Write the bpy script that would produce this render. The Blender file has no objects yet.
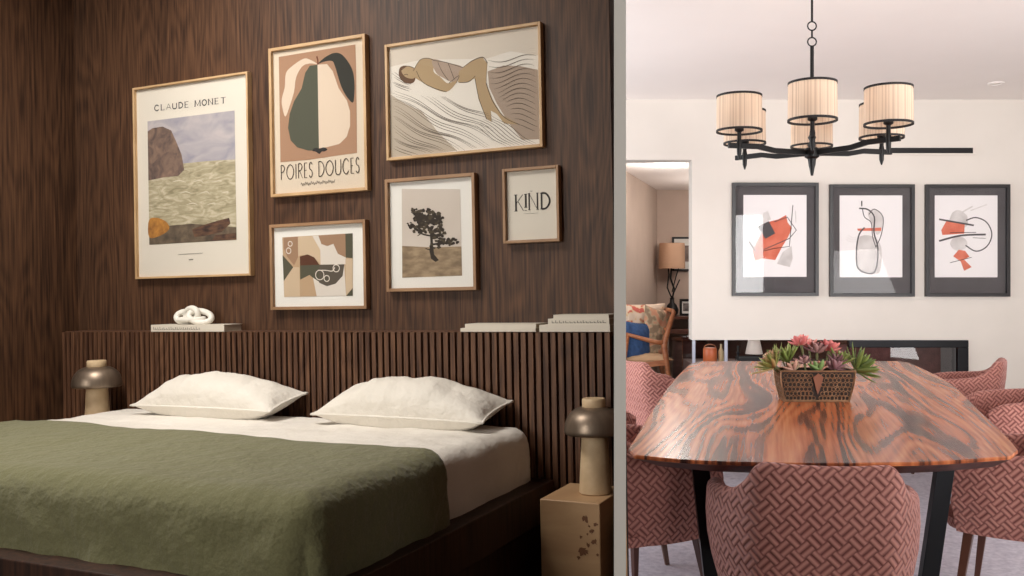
import bpy, bmesh, math, random
from mathutils import Vector, Matrix, noise
from mathutils.geometry import tessellate_polygon
R = math.radians
random.seed(4)
SC = bpy.context.scene
COL = SC.collection

# ------------------------------------------------------------------ camera
CX, CY, FP, HC = 560.0, 284.0, 885.0, 1.31      # a lens with a little rise and shift, 1.31 m above the floor
cd = bpy.data.cameras.new('camera'); cam = bpy.data.objects.new('camera', cd); COL.objects.link(cam)
cam.location = (0, 0, HC); cam.rotation_euler = (R(90), 0, 0)
cd.sensor_width = 36; cd.lens = FP / 1024 * 36
cd.shift_x = (512 - CX) / 1024; cd.shift_y = -(288 - CY) / 1024
cd.clip_start = 0.05
SC.camera = cam
SC.view_settings.view_transform = 'Standard'; SC.view_settings.look = 'None'
SC.view_settings.gamma = 1; SC.view_settings.use_curve_mapping = False
SC.view_settings.exposure = 0.0

# ------------------------------------------------------------------ materials
def lin(c):
    return tuple(((x / 255) / 12.92 if x / 255 <= .04045 else ((x / 255 + .055) / 1.055) ** 2.4) for x in c) + (1,)
_M = {}
def mat(name, c, rough=.6, metal=0, spec=.5, sheen=0, coat=0, trans=0):
    if name in _M: return _M[name]
    m = bpy.data.materials.new(name); m.use_nodes = True
    b = m.node_tree.nodes['Principled BSDF']
    b.inputs['Base Color'].default_value = lin(c)
    b.inputs['Roughness'].default_value = rough; b.inputs['Metallic'].default_value = metal
    b.inputs['Specular IOR Level'].default_value = spec
    b.inputs['Sheen Weight'].default_value = sheen; b.inputs['Coat Weight'].default_value = coat
    b.inputs['Transmission Weight'].default_value = trans
    _M[name] = m
    return m
def nmat(name, c1, c2, scale=5, stretch=(1, 1, 1), rough=.6, bump=.1, detail=6, lo=.3, hi=.7, dist=0, space='Object', c3=None, rot=(0, 0, 0), bscale=None, bdist=.01, **k):
    """a surface whose own colour varies between two tones, with matching relief"""
    if name in _M: return _M[name]
    m = mat(name, c1, rough, **k); nt = m.node_tree; N = nt.nodes; L = nt.links
    b = N['Principled BSDF']
    tc = N.new('ShaderNodeTexCoord'); mp = N.new('ShaderNodeMapping'); nz = N.new('ShaderNodeTexNoise'); cr = N.new('ShaderNodeValToRGB')
    mp.inputs['Scale'].default_value = stretch; mp.inputs['Rotation'].default_value = rot
    nz.inputs['Scale'].default_value = scale; nz.inputs['Detail'].default_value = detail; nz.inputs['Distortion'].default_value = dist
    L.new(tc.outputs[space], mp.inputs[0]); L.new(mp.outputs[0], nz.inputs['Vector']); L.new(nz.outputs['Fac'], cr.inputs[0])
    e = cr.color_ramp.elements; e[0].position = lo; e[1].position = hi; e[0].color = lin(c1); e[1].color = lin(c2)
    if c3:
        q = e.new((lo + hi) / 2); q.color = lin(c3)
    L.new(cr.outputs[0], b.inputs['Base Color'])
    if bump:
        bp = N.new('ShaderNodeBump'); bp.inputs['Strength'].default_value = bump; bp.inputs['Distance'].default_value = bdist
        if bscale:
            n2 = N.new('ShaderNodeTexNoise'); n2.inputs['Scale'].default_value = bscale; n2.inputs['Detail'].default_value = 4
            L.new(mp.outputs[0], n2.inputs['Vector']); L.new(n2.outputs['Fac'], bp.inputs['Height'])
        else: L.new(nz.outputs['Fac'], bp.inputs['Height'])
        L.new(bp.outputs[0], b.inputs['Normal'])
    return m
def math_node(nt, op, a, b=None):
    n = nt.nodes.new('ShaderNodeMath'); n.operation = op
    for i, v in enumerate((a, b)):
        if v is None: continue
        if isinstance(v, (int, float)): n.inputs[i].default_value = v
        else: nt.links.new(v, n.inputs[i])
    return n.outputs[0]
def veneer(name, dark, light):
    """vertical oak veneer: cathedral figure from distorted bands plus fine pores"""
    m = mat(name, dark, .55, spec=.35); nt = m.node_tree; N = nt.nodes; L = nt.links; b = N['Principled BSDF']
    tc = N.new('ShaderNodeTexCoord')
    mp = N.new('ShaderNodeMapping'); mp.inputs['Scale'].default_value = (1, 1, .16); L.new(tc.outputs['Object'], mp.inputs[0])
    wv = N.new('ShaderNodeTexNoise'); wv.inputs['Scale'].default_value = 7; wv.inputs['Detail'].default_value = 1; L.new(mp.outputs[0], wv.inputs['Vector'])
    fig = math_node(nt, 'ADD', math_node(nt, 'MULTIPLY', math_node(nt, 'SINE', math_node(nt, 'MULTIPLY', wv.outputs['Fac'], 95)), .5), .5)
    m2 = N.new('ShaderNodeMapping'); m2.inputs['Scale'].default_value = (1, 1, .035); L.new(tc.outputs['Object'], m2.inputs[0])
    n2 = N.new('ShaderNodeTexNoise'); n2.inputs['Scale'].default_value = 150; n2.inputs['Detail'].default_value = 5; L.new(m2.outputs[0], n2.inputs['Vector'])
    n3 = N.new('ShaderNodeTexNoise'); n3.inputs['Scale'].default_value = 2.2; L.new(mp.outputs[0], n3.inputs['Vector'])
    f = math_node(nt, 'ADD', math_node(nt, 'MULTIPLY', fig, .09), math_node(nt, 'MULTIPLY', n2.outputs['Fac'], .75))
    f = math_node(nt, 'ADD', f, math_node(nt, 'MULTIPLY', n3.outputs['Fac'], .2))
    cr = N.new('ShaderNodeValToRGB'); e = cr.color_ramp.elements; e[0].position = .38; e[1].position = .72; e[0].color = lin(dark); e[1].color = lin(light)
    L.new(f, cr.inputs[0]); L.new(cr.outputs[0], b.inputs['Base Color'])
    bp = N.new('ShaderNodeBump'); bp.inputs['Strength'].default_value = .25; bp.inputs['Distance'].default_value = .002; L.new(f, bp.inputs['Height']); L.new(bp.outputs[0], b.inputs['Normal'])
    return m
def glass_pane(name, tint=(255, 255, 255), ior=1.45):
    m = bpy.data.materials.new(name); m.use_nodes = True; nt = m.node_tree; N = nt.nodes; N.clear()
    o = N.new('ShaderNodeOutputMaterial'); mx = N.new('ShaderNodeMixShader'); t = N.new('ShaderNodeBsdfTransparent'); g = N.new('ShaderNodeBsdfGlossy'); fr = N.new('ShaderNodeFresnel')
    g.inputs['Roughness'].default_value = .02; fr.inputs['IOR'].default_value = ior; t.inputs['Color'].default_value = lin(tint)
    gm = N.new('ShaderNodeNewGeometry'); fac = math_node(nt, 'MULTIPLY', fr.outputs[0], math_node(nt, 'SUBTRACT', 1.0, gm.outputs['Backfacing'])); nt.links.new(fac, mx.inputs[0]); nt.links.new(t.outputs[0], mx.inputs[1]); nt.links.new(g.outputs[0], mx.inputs[2]); nt.links.new(mx.outputs[0], o.inputs[0])
    return m
def rosewood():
    m = mat('rosewood', (170, 85, 50), .27, spec=.32, coat=.08); nt = m.node_tree; N = nt.nodes; L = nt.links; b = N['Principled BSDF']
    b.inputs['Coat Roughness'].default_value = .12
    tc = N.new('ShaderNodeTexCoord')
    # figure runs along the table; a slow noise bends the bands into swirls
    sp = N.new('ShaderNodeSeparateXYZ'); L.new(tc.outputs['Object'], sp.inputs[0])
    along = sp.outputs[1]; across = math_node(nt, 'SUBTRACT', sp.outputs[0], math_node(nt, 'MULTIPLY', along, .243))
    def field(sy, scale, detail, dist=0, off=0):
        c = N.new('ShaderNodeCombineXYZ'); L.new(math_node(nt, 'ADD', across, off), c.inputs[0]); L.new(math_node(nt, 'MULTIPLY', along, sy), c.inputs[1])
        n = N.new('ShaderNodeTexNoise'); n.inputs['Scale'].default_value = scale; n.inputs['Detail'].default_value = detail; n.inputs['Distortion'].default_value = dist; L.new(c.outputs[0], n.inputs['Vector']); return n.outputs['Fac']
    big = field(.16, 2.6, 1.5, 0, .4)                       # slow swirls that bend the growth lines
    ring = math_node(nt, 'SINE', math_node(nt, 'ADD', math_node(nt, 'MULTIPLY', big, 34), math_node(nt, 'MULTIPLY', across, 34)))
    ring2 = math_node(nt, 'SINE', math_node(nt, 'ADD', math_node(nt, 'MULTIPLY', big, 100), math_node(nt, 'MULTIPLY', across, 95)))
    f = math_node(nt, 'ADD', math_node(nt, 'MULTIPLY', ring, .05), math_node(nt, 'MULTIPLY', ring2, .045))
    f = math_node(nt, 'ADD', f, math_node(nt, 'MULTIPLY', field(.05, 6, 3, .2, 2), .42))
    f = math_node(nt, 'ADD', f, math_node(nt, 'MULTIPLY', field(.03, 70, 3, 0, 5), .28))
    cr = N.new('ShaderNodeValToRGB'); e = cr.color_ramp.elements
    e[0].position = .235; e[0].color = lin((58, 34, 30)); e[1].position = .50; e[1].color = lin((214, 138, 92))
    for p, c in ((.275, (100, 58, 44)), (.31, (150, 84, 54)), (.38, (188, 106, 66))):
        q = e.new(p); q.color = lin(c)
    L.new(f, cr.inputs[0]); L.new(cr.outputs[0], b.inputs['Base Color'])
    return m
def weave_velvet():
    """velvet pressed into a diagonal basket weave, drawn on the fabric's own UV"""
    m = mat('pink_velvet', (170, 100, 98), .85, sheen=.6); nt = m.node_tree; N = nt.nodes; L = nt.links; b = N['Principled BSDF']
    b.inputs['Sheen Roughness'].default_value = .4; b.inputs['Sheen Tint'].default_value = lin((240, 190, 185))
    uv = N.new('ShaderNodeTexCoord'); sp = N.new('ShaderNodeSeparateXYZ'); L.new(uv.outputs['UV'], sp.inputs[0])
    x, y = sp.outputs[0], sp.outputs[1]
    k = 1 / .040
    a = math_node(nt, 'MULTIPLY', math_node(nt, 'ADD', x, y), k * .7); c = math_node(nt, 'MULTIPLY', math_node(nt, 'SUBTRACT', x, y), k * .7)
    ia = math_node(nt, 'FLOOR', a); ic = math_node(nt, 'FLOOR', c)
    chk = math_node(nt, 'MODULO', math_node(nt, 'ABSOLUTE', math_node(nt, 'ADD', ia, ic)), 2)
    sa = math_node(nt, 'ABSOLUTE', math_node(nt, 'SINE', math_node(nt, 'MULTIPLY', a, math.pi * 2)))
    sc = math_node(nt, 'ABSOLUTE', math_node(nt, 'SINE', math_node(nt, 'MULTIPLY', c, math.pi * 2)))
    mx = N.new('ShaderNodeMix'); mx.data_type = 'FLOAT'; L.new(chk, mx.inputs[0]); L.new(sa, mx.inputs[2]); L.new(sc, mx.inputs[3])
    h = mx.outputs[0]
    nz = N.new('ShaderNodeTexNoise'); nz.inputs['Scale'].default_value = 9; L.new(uv.outputs['Object'], nz.inputs['Vector'])
    f = math_node(nt, 'ADD', math_node(nt, 'MULTIPLY', h, .75), math_node(nt, 'MULTIPLY', nz.outputs['Fac'], .3))
    cr = N.new('ShaderNodeValToRGB'); e = cr.color_ramp.elements; e[0].position = .1; e[0].color = lin((112, 62, 56)); e[1].position = .95; e[1].color = lin((194, 136, 123))
    q = e.new(.5); q.color = lin((146, 90, 83))
    L.new(f, cr.inputs[0]); L.new(cr.outputs[0], b.inputs['Base Color'])
    bp = N.new('ShaderNodeBump'); bp.inputs['Strength'].default_value = .8; bp.inputs['Distance'].default_value = .005; L.new(h, bp.inputs['Height']); L.new(bp.outputs[0], b.inputs['Normal'])
    return m

M_wall = veneer('oak_veneer_wall', (50, 31, 20), (104, 72, 50))
M_slat = veneer('oak_slats', (62, 38, 26), (118, 83, 60))
M_back = mat('slat_backing', (44, 26, 19), .8)
M_frame = nmat('light_oak', (182, 146, 104), (208, 174, 132), 8, (1, 1, 1), .5, .05)
M_frame2 = nmat('tan_oak', (140, 106, 76), (168, 132, 98), 8, (1, 1, 1), .5, .05)
M_paper = mat('warm_white_paper', (222, 215, 202), .8)
M_paper2 = mat('cream_paper', (212, 198, 178), .8)
M_matb = mat('white_mount', (232, 230, 224), .8)
M_ink = mat('black_ink', (38, 36, 34), .8)
M_inkg = mat('grey_ink', (96, 92, 84), .8)
M_pane = glass_pane('picture_glass')
M_sheet = nmat('white_linen', (226, 220, 210), (238, 233, 224), 6, (1, 1, 1), .9, .5, bscale=16, bdist=.02, sheen=.2)
M_pillow = nmat('pillow_cotton', (222, 216, 205), (234, 229, 219), 5, (1, 1, 1), .9, .6, bscale=18, bdist=.02, sheen=.2)
M_blanket = nmat('green_linen', (104, 103, 70), (118, 116, 82), 300, (1, 1, 1), .95, .6, bscale=38, bdist=.012, sheen=.2)
M_bedwood = veneer('dark_bed_wood', (36, 20, 13), (70, 42, 28))
M_burl = nmat('pale_burl', (170, 134, 98), (196, 160, 120), 3, (1, 1, 5), .5, .05, dist=1.2)
M_knot = mat('burl_knot', (112, 72, 46), .6)
M_metal = nmat('brushed_bronze', (120, 106, 92), (150, 134, 118), 30, (1, 1, .1), .42, 0, metal=.8)
M_stone = nmat('travertine', (196, 170, 134), (216, 192, 156), 26, (1, 1, 1), .6, .25, bdist=.003, c3=(206, 180, 144))
M_marble = mat('white_marble', (232, 228, 218), .45)
M_bookw = mat('white_book_cover', (214, 206, 192), .7)
M_pages = mat('book_pages', (182, 170, 152), .9)
M_plaster = nmat('cream_plaster', (218, 211, 203), (223, 216, 208), 3, (1, 1, 1), .85, .03)
M_ceil = nmat('ceiling_paint', (240, 233, 229), (243, 236, 232), 2, (1, 1, 1), .9, .02)
M_post = mat('stone_grey_paint', (240, 236, 228), .8)
M_taupe = nmat('taupe_plaster', (190, 170, 156), (198, 178, 164), 3, (1, 1, 1), .9, .03)
M_floor = nmat('dark_floorboards', (62, 34, 26), (92, 54, 40), 6, (8, .6, 1), .35, .05)
M_rug = nmat('pale_lavender_rug', (176, 172, 186), (206, 202, 212), 40, (1, 1, 1), .95, .4)
M_bfloor = nmat('bedroom_floor', (70, 50, 38), (90, 66, 50), 5, (1, 6, 1), .5, .05)
M_iron = mat('black_iron', (22, 21, 22), .45, metal=.4)
M_steel = mat('blackened_steel', (20, 20, 24), .35, metal=.6)
M_rose = rosewood(); M_velvet = weave_velvet()
M_legw = mat('dark_walnut_leg', (84, 48, 34), .4)
M_blackf = mat('black_frame', (36, 34, 36), .4)
M_dmount = nmat('charcoal_mount', (74, 70, 72), (84, 80, 82), 6, (1, 1, 1), .8, 0)
M_wpaper = mat('white_art_paper', (236, 232, 232), .85)
M_teak = nmat('teak', (150, 88, 54), (184, 118, 76), 7, (1, 1, 6), .45, .05)

# ------------------------------------------------------------------ mesh building
class MB:
    def __init__(s): s.v = []; s.f = []; s.m = []; s.uv = {}
    def add(s, vs, fs, mi=0):
        o = len(s.v); s.v += [tuple(p) for p in vs]; s.f += [tuple(i + o for i in f) for f in fs]; s.m += [mi] * len(fs); return o
    def box(s, a, b, mi=0, T=None):
        x0, y0, z0 = a; x1, y1, z1 = b
        vs = [(x0, y0, z0), (x1, y0, z0), (x1, y1, z0), (x0, y1, z0), (x0, y0, z1), (x1, y0, z1), (x1, y1, z1), (x0, y1, z1)]
        if T: vs = [T @ Vector(p) for p in vs]
        s.add(vs, [(0, 3, 2, 1), (4, 5, 6, 7), (0, 1, 5, 4), (1, 2, 6, 5), (2, 3, 7, 6), (3, 0, 4, 7)], mi); return s
    def lathe(s, prof, n=32, c=(0, 0, 0), mi=0, cap=True):
        vs = []; 
        for r, z in prof:
            for i in range(n):
                t = 2 * math.pi * i / n; vs.append((c[0] + r * math.cos(t), c[1] + r * math.sin(t), c[2] + z))
        fs = [(j * n + i, j * n + (i + 1) % n, (j + 1) * n + (i + 1) % n, (j + 1) * n + i) for j in range(len(prof) - 1) for i in range(n)]
        if cap: fs += [tuple(range(n - 1, -1, -1)), tuple((len(prof) - 1) * n + i for i in range(n))]
        s.add(vs, fs, mi); return s
    def tube(s, pts, r, n=8, mi=0, closed=False, flat=1.0):
        P = [Vector(p) for p in pts]; k = len(P); rs = r if isinstance(r, (list, tuple)) else [r] * k
        vs = []; prev = None
        for i, p in enumerate(P):
            if closed: d = P[(i + 1) % k] - P[i - 1]
            else: d = P[min(i + 1, k - 1)] - P[max(i - 1, 0)]
            d.normalize()
            u = prev if prev is not None else (Vector((0, 0, 1)) if abs(d.z) < .9 else Vector((1, 0, 0)))
            u = (u - d * u.dot(d)).normalized(); w = d.cross(u); prev = u
            for j in range(n):
                t = 2 * math.pi * j / n; vs.append(p + u * (math.cos(t) * rs[i]) + w * (math.sin(t) * rs[i] * flat))
        fs = [(a * n + j, a * n + (j + 1) % n, ((a + 1) % k) * n + (j + 1) % n, ((a + 1) % k) * n + j) for a in range(k if closed else k - 1) for j in range(n)]
        if not closed: fs += [tuple(range(n - 1, -1, -1)), tuple((k - 1) * n + j for j in range(n))]
        s.add(vs, fs, mi); return s
    def bar(s, p, q, w, h, mi=0, up=(0, 0, 1), w2=None, h2=None):
        p = Vector(p); q = Vector(q); d = (q - p).normalized(); u = Vector(up); x = d.cross(u).normalized(); z = x.cross(d)
        w2 = w2 or w; h2 = h2 or h; vs = []
        for c, a, b in ((p, w, h), (q, w2, h2)):
            for i, j in ((-1, -1), (1, -1), (1, 1), (-1, 1)): vs.append(c + x * (i * a / 2) + z * (j * b / 2))
        s.add(vs, [(0, 1, 2, 3), (7, 6, 5, 4), (0, 4, 5, 1), (1, 5, 6, 2), (2, 6, 7, 3), (3, 7, 4, 0)], mi); return s
    def grid(s, fn, nu, nv, mi=0, wrap=False, uvfn=None):
        vs = [fn(i / (nu - 1), j / (nv - 1)) for j in range(nv) for i in range(nu)]
        fs = [(j * nu + i, j * nu + i + 1, (j + 1) * nu + i + 1, (j + 1) * nu + i) for j in range(nv - 1) for i in range(nu - 1)]
        s.add(vs, fs, mi); return s
    def prism(s, poly, z0, z1, mi=0, T=None):
        n = len(poly); vs = [(x, y, z0) for x, y in poly] + [(x, y, z1) for x, y in poly]
        if T: vs = [T @ Vector(p) for p in vs]
        s.add(vs, [tuple(range(n - 1, -1, -1)), tuple(range(n, 2 * n))] + [(i, (i + 1) % n, n + (i + 1) % n, n + i) for i in range(n)], mi); return s
    def build(s, name, mats, parent=None, smooth=False, bevel=0, sub=0, normals=True, auto=None):
        me = bpy.data.meshes.new(name); me.from_pydata(s.v, [], s.f)
        for m in (mats if isinstance(mats, (list, tuple)) else [mats]): me.materials.append(m)
        me.polygons.foreach_set('material_index', s.m)
        if normals:
            bm = bmesh.new(); bm.from_mesh(me); bmesh.ops.recalc_face_normals(bm, faces=bm.faces); bm.to_mesh(me); bm.free()
        if smooth: me.polygons.foreach_set('use_smooth', [True] * len(me.polygons))
        if auto is not None:
            me.polygons.foreach_set('use_smooth', [True] * len(me.polygons)); me.set_sharp_from_angle(angle=R(auto))
        o = bpy.data.objects.new(name, me); COL.objects.link(o)
        if parent: o.parent = parent
        if bevel:
            b = o.modifiers.new('bevel', 'BEVEL'); b.width = bevel; b.segments = 3; b.limit_method = 'ANGLE'; b.angle_limit = R(40)
            me.polygons.foreach_set('use_smooth', [True] * len(me.polygons)); me.set_sharp_from_angle(angle=R(45))
        if sub:
            b = o.modifiers.new('subdivision', 'SUBSURF'); b.levels = sub; b.render_levels = sub
        return o
def tag(o, label=None, cat=None, group=None, kind=None):
    if label: o['label'] = label
    if cat: o['category'] = cat
    if group: o['group'] = group
    if kind: o['kind'] = kind
    return o
def thing(name, label, cat, mtx, group=None):
    o = bpy.data.objects.new(name, None); COL.objects.link(o); o.matrix_world = mtx; o.empty_display_size = .1
    return tag(o, label, cat, group)
def place(o, mtx): o.matrix_world = mtx; return o
def copy_tree(o, parent=None):
    c = o.copy(); COL.objects.link(c)
    if parent: c.parent = parent
    for ch in [k for k in bpy.data.objects if k.parent == o]: copy_tree(ch, c)
    return c
def T3(x, y, z, rz=0): return Matrix.Translation((x, y, z)) @ Matrix.Rotation(rz, 4, 'Z')

# ================================================================== BEDROOM
# bedroom frame: x along the panelled wall, y into the wall, z up; the wall runs away to the left
_n = math.hypot(2060, 885); AR = Vector((2060 / _n, -885 / _n, 0)); ROLL = R(1.2)
_a = AR * math.cos(ROLL) + Vector((0, 0, 1)) * math.sin(ROLL); _w = -AR * math.sin(ROLL) + Vector((0, 0, 1)) * math.cos(ROLL); _y = _w.cross(_a)
ZR = 1.15; Y0 = 2.6
BED = Matrix(((_a.x, _y.x, _w.x, (540 - CX) / FP * Y0), (_a.y, _y.y, _w.y, Y0), (_a.z, _y.z, _w.z, ZR), (0, 0, 0, 1)))
def B(s, d, z, rz=0): return BED @ T3(s, -d, z - ZR, rz)
FZ = .47   # bedroom floor level

W0, W1 = -1.925, .235     # back wall from the left corner to the screen wall
o = MB().box((W0 - .05, 0, FZ - ZR), (W1, .045, 2.75 - ZR)).build('wall_back', M_wall); place(o, BED); tag(o, 'dark brown oak veneer wall behind the bed', kind='structure')
o = MB().box((W0 - .05, -6.8, FZ - ZR), (W0, 0, 2.75 - ZR)).build('wall_left', M_wall); place(o, BED); tag(o, 'dark brown oak veneer side wall at the left', kind='structure')
# screen wall between the two rooms: end post and slim panel (world coordinates)
def rx(u, Y): return (u - CX) / FP * Y
o = MB().prism([(rx(614, 1.0), 1.0), (rx(626, 1.0), 1.0), (rx(626, 1.06), 1.06), (rx(614, 1.06), 1.06)], 0, 2.8).build('trim_1', M_post); tag(o, 'stone grey end post of the screen wall between the rooms', kind='structure')
yb = 2.575
o = MB().prism([(rx(619, 1.06), 1.06), (rx(625.6, 1.06), 1.06), (rx(625.6, yb), yb), (rx(621.5, yb), yb)], 0, 2.8, ).build('wall_right', M_wall); tag(o, 'slim screen wall between bedroom and dining room', kind='structure')
fl = [BED @ Vector((W0, 0, FZ - ZR)), BED @ Vector((W1, 0, FZ - ZR)), Vector((rx(612, 1.2), 1.2, 0)), Vector((-.2, .45, 0)), BED @ Vector((W0, -2.4, FZ - ZR))]
o = MB().prism([(p.x, p.y) for p in fl], .38, .44).build('floor_bedroom', M_bfloor); tag(o, 'raised timber floor of the bedroom', kind='structure')
cl = [BED @ Vector((W0 - .05, .04, 0)), BED @ Vector((W1, .04, 0)), Vector((rx(612, 1.2), 1.2, 0)), Vector((-.1, .6, 0)), BED @ Vector((W0, -2.4, 0))]
o = MB().prism([(p.x, p.y) for p in cl], 2.74, 2.80).build('ceiling_bedroom', M_taupe); tag(o, 'bedroom ceiling', kind='structure')

# ---------------- slatted headboard
HB0, HB1, HBD, HBZ = -1.875, .262, .11, 1.175
hb = thing('headboard', 'long dark slatted wooden headboard ledge behind the bed', 'headboard', B((HB0 + HB1) / 2, HBD / 2, FZ))
L2 = (HB1 - HB0) / 2
MB().box((-L2, -HBD / 2 + .016, 0), (L2, HBD / 2 - .001, HBZ - FZ - .012)).build('backing_panel', M_back, hb)
m = MB(); ns = 93
for i in range(ns):
    x = -L2 + (i + .5) * (2 * L2 / ns)
    m.box((x - .0075, -HBD / 2, 0), (x + .0075, -HBD / 2 + .0162, HBZ - FZ - .002))
m.build('slats', M_slat, hb)
MB().box((-L2, -HBD / 2 + .016, HBZ - FZ - .012), (L2, HBD / 2 - .001, HBZ - FZ)).build('top_ledge', M_slat, hb)

# ---------------- platform bed
ML, MR, MB0, MB1, MT, MZ = -1.53, .032, .12, 1.085, .915, .70    # mattress
bw = (MR - ML) / 2; bl = (MB1 - MB0) / 2
bed = thing('platform_bed', 'low dark wood platform bed with white fitted mattress', 'bed', B((ML + MR) / 2, (MB0 + MB1) / 2, FZ))
def ringrail(x0, x1, y0, y1, w, z0, z1):
    m = MB(); m.box((x1 - w, y0, z0), (x1, y1, z1)); m.box((x0, y0, z0), (x0 + w, y1, z1)); m.box((x0 + w, y0, z0), (x1 - w, y0 + w, z1)); m.box((x0 + w, y1 - w, z0), (x1 - w, y1, z1)); return m
ringrail(-bw - .058, bw + .058, -bl - .075, bl, .07, .766 - FZ - .10, .766 - FZ - .0).build('rail', M_bedwood, bed, bevel=.003)
MB().box((-bw - .03, -bl - .05, .03), (bw + .03, bl, .766 - FZ - .10)).build('plinth', M_bedwood, bed, bevel=.004)
def drape(x0, x1, y0, y1, zt, r, drop, nx=90, ny=70, amp=.004, fr=6, sides=(1, 1, 1, 1), seed=0, crown=0, fold=.006, flare=0.0, skew=0.0):
    """cloth or padding over a block: flat top, rounded shoulder of radius r, sides hanging by drop; sides=(x-,x+,y-,y+)"""
    m = MB(); cxm, cym = (x0 + x1) / 2, (y0 + y1) / 2
    H = r * math.pi / 2 + drop
    ex = [H if k else 0 for k in sides]
    gx = (x0 + (r if sides[0] else 0), x1 - (r if sides[1] else 0)); gy = (y0 + (r if sides[2] else 0), y1 - (r if sides[3] else 0))
    def axis(g, e0, e1, n):
        out = []
        k = 12
        if e0: out += [g[0] - e0 * (1 - i / k) for i in range(k)]
        out += [g[0] + (g[1] - g[0]) * i / n for i in range(n + 1)]
        if e1: out += [g[1] + e1 * (i + 1) / k for i in range(k)]
        return out
    xs = axis(gx, ex[0], ex[1], nx); ys = axis(gy, ex[2], ex[3], ny)
    vs = []
    for y in ys:
        for x in xs:
            qx = min(max(x, gx[0]), gx[1]); qy = min(max(y, gy[0]), gy[1]); ox, oy = x - qx, y - qy
            Lh = max(abs(ox), abs(oy)); D = math.hypot(ox, oy)
            if D > 1e-9: dx, dy = ox / D, oy / D
            else: dx = dy = 0
            if Lh < r * math.pi / 2: t = Lh / r; h = r * math.sin(t); v = r * (1 - math.cos(t))
            else: h = r; v = r + (Lh - r * math.pi / 2); 
            dn = max(0, v - r)
            s_ = (qx * 1.0 + qy * 1.0)
            wv = (noise.noise(Vector((x * 9 + seed, y * 9, seed))) + .55 * noise.noise(Vector(((x + y) * 24 + seed, dn * 9, seed)))) * fold * min(1, dn / .05) + flare * dn
            p = Vector((qx + dx * (h + wv), qy + dy * (h + wv), zt - v))
            nn = noise.noise(Vector((p.x * fr + seed, p.y * fr, p.z * fr))) * amp + noise.noise(Vector((p.x * fr * 2.7, p.y * fr * 2.7 + seed, p.z * fr))) * amp * .5
            if Lh == 0 or v < r: p.z += nn
            p.z += crown * max(0, 1 - ((qx - cxm) / (x1 - x0) * 2) ** 2) * max(0, 1 - ((qy - cym) / (y1 - y0) * 2) ** 2)
            p.y -= skew * max(0, (p.y - gy[0]) / (gy[1] - gy[0])) * min(1, max(0, (p.x - x0) / (x1 - x0))) ** 1.6
            vs.append(p)
    n = len(xs)
    m.add(vs, [(j * n + i, j * n + i + 1, (j + 1) * n + i + 1, (j + 1) * n + i) for j in range(len(ys) - 1) for i in range(n - 1)])
    return m
mt = drape(-bw, bw, -bl, bl, MT - FZ, .05, .15, amp=.005, fold=.009, seed=3, flare=.03, fr=9, nx=150, ny=90).build('mattress', M_sheet, bed, smooth=True)
mt['label'] = 'mattress in a white fitted sheet'
# blanket, laid over the lower half: a thing of its own
BY = .56
bk = drape(-bw - .012, bw + .014, -bl - .014, bl - (BY - MB0), MT - FZ + .012, .055, .13, nx=110, ny=60, amp=.006, fr=5, sides=(1, 1, 1, 0), seed=11, fold=.012, flare=.06, skew=.07).build('blanket', M_blanket, smooth=True)
so = bk.modifiers.new('thickness', 'SOLIDIFY'); so.thickness = .006; so.offset = 1
place(bk, bed.matrix_world.copy()); tag(bk, 'olive green linen blanket spread over the foot of the bed', 'blanket')

# ---------------- pillows
def pillow_mesh(w, h, t, seed):
    m = MB(); n = 44; k = 34
    for side in (1, -1):
        def fn(a, b, side=side):
            x = (a * 2 - 1); y = (b * 2 - 1)
            ed = max(0, 1 - abs(x) ** 2.1) ** .72 * max(0, 1 - abs(y) ** 2.6) ** .5
            pinch = 1 - .09 * (1 - x * x) * abs(y) ** 3; pinx = 1 - .06 * (1 - y * y) * abs(x) ** 3
            z = side * t / 2 * ed
            p = Vector((x * w / 2 * pinx, y * h / 2 * pinch, 0))
            wr = noise.noise(Vector((p.x * 9 + seed, p.y * 7 - p.x * 6, side * 2 + seed))) * .010 + (.5 - abs(noise.noise(Vector((p.x * 13 + p.y * 9 + seed, p.y * 5 - p.x * 3, side))))) * .010 + noise.noise(Vector((p.x * 30 + p.y * 18 + seed, p.y * 12, side))) * .006
            return (p.x, p.y, z + wr * ed * (1 if side > 0 else .2))
        m.grid(fn, n, k)
    return m
def pillow(label, s, d, z, w, h, t, tilt, rz, seed):
    root = thing('pillow', label, 'pillow', B(s, d, z) @ Matrix.Rotation(R(tilt), 4, 'X') @ Matrix.Rotation(R(rz), 4, 'Z'), 'white pillows on the bed')
    o = pillow_mesh(w, h, t, seed).build('pillowcase', M_pillow, root, smooth=True)
    e = MB(); P = []
    for i in range(80):
        q = i / 80 * 4; k = int(q); f = (q - k) * 2 - 1
        x, y = [(f, -1), (1, f), (-f, 1), (-1, -f)][k]
        P.append((x * w / 2 * (1 - .06 * (1 - y * y) * abs(x) ** 3), y * h / 2 * (1 - .09 * (1 - x * x) * abs(y) ** 3), 0))
    e.tube(P, .0035, 6, closed=True).build('piping', M_pillow, root, smooth=True)
    return root
pillow('white pillow nearer the left bedside lamp', -1.04, .203, .964, .57, .175, .160, 12, 0, 2)
pillow('white pillow nearer the right bedside lamp', -.318, .205, .962, .57, .18, .166, 12, -1, 9)

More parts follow.
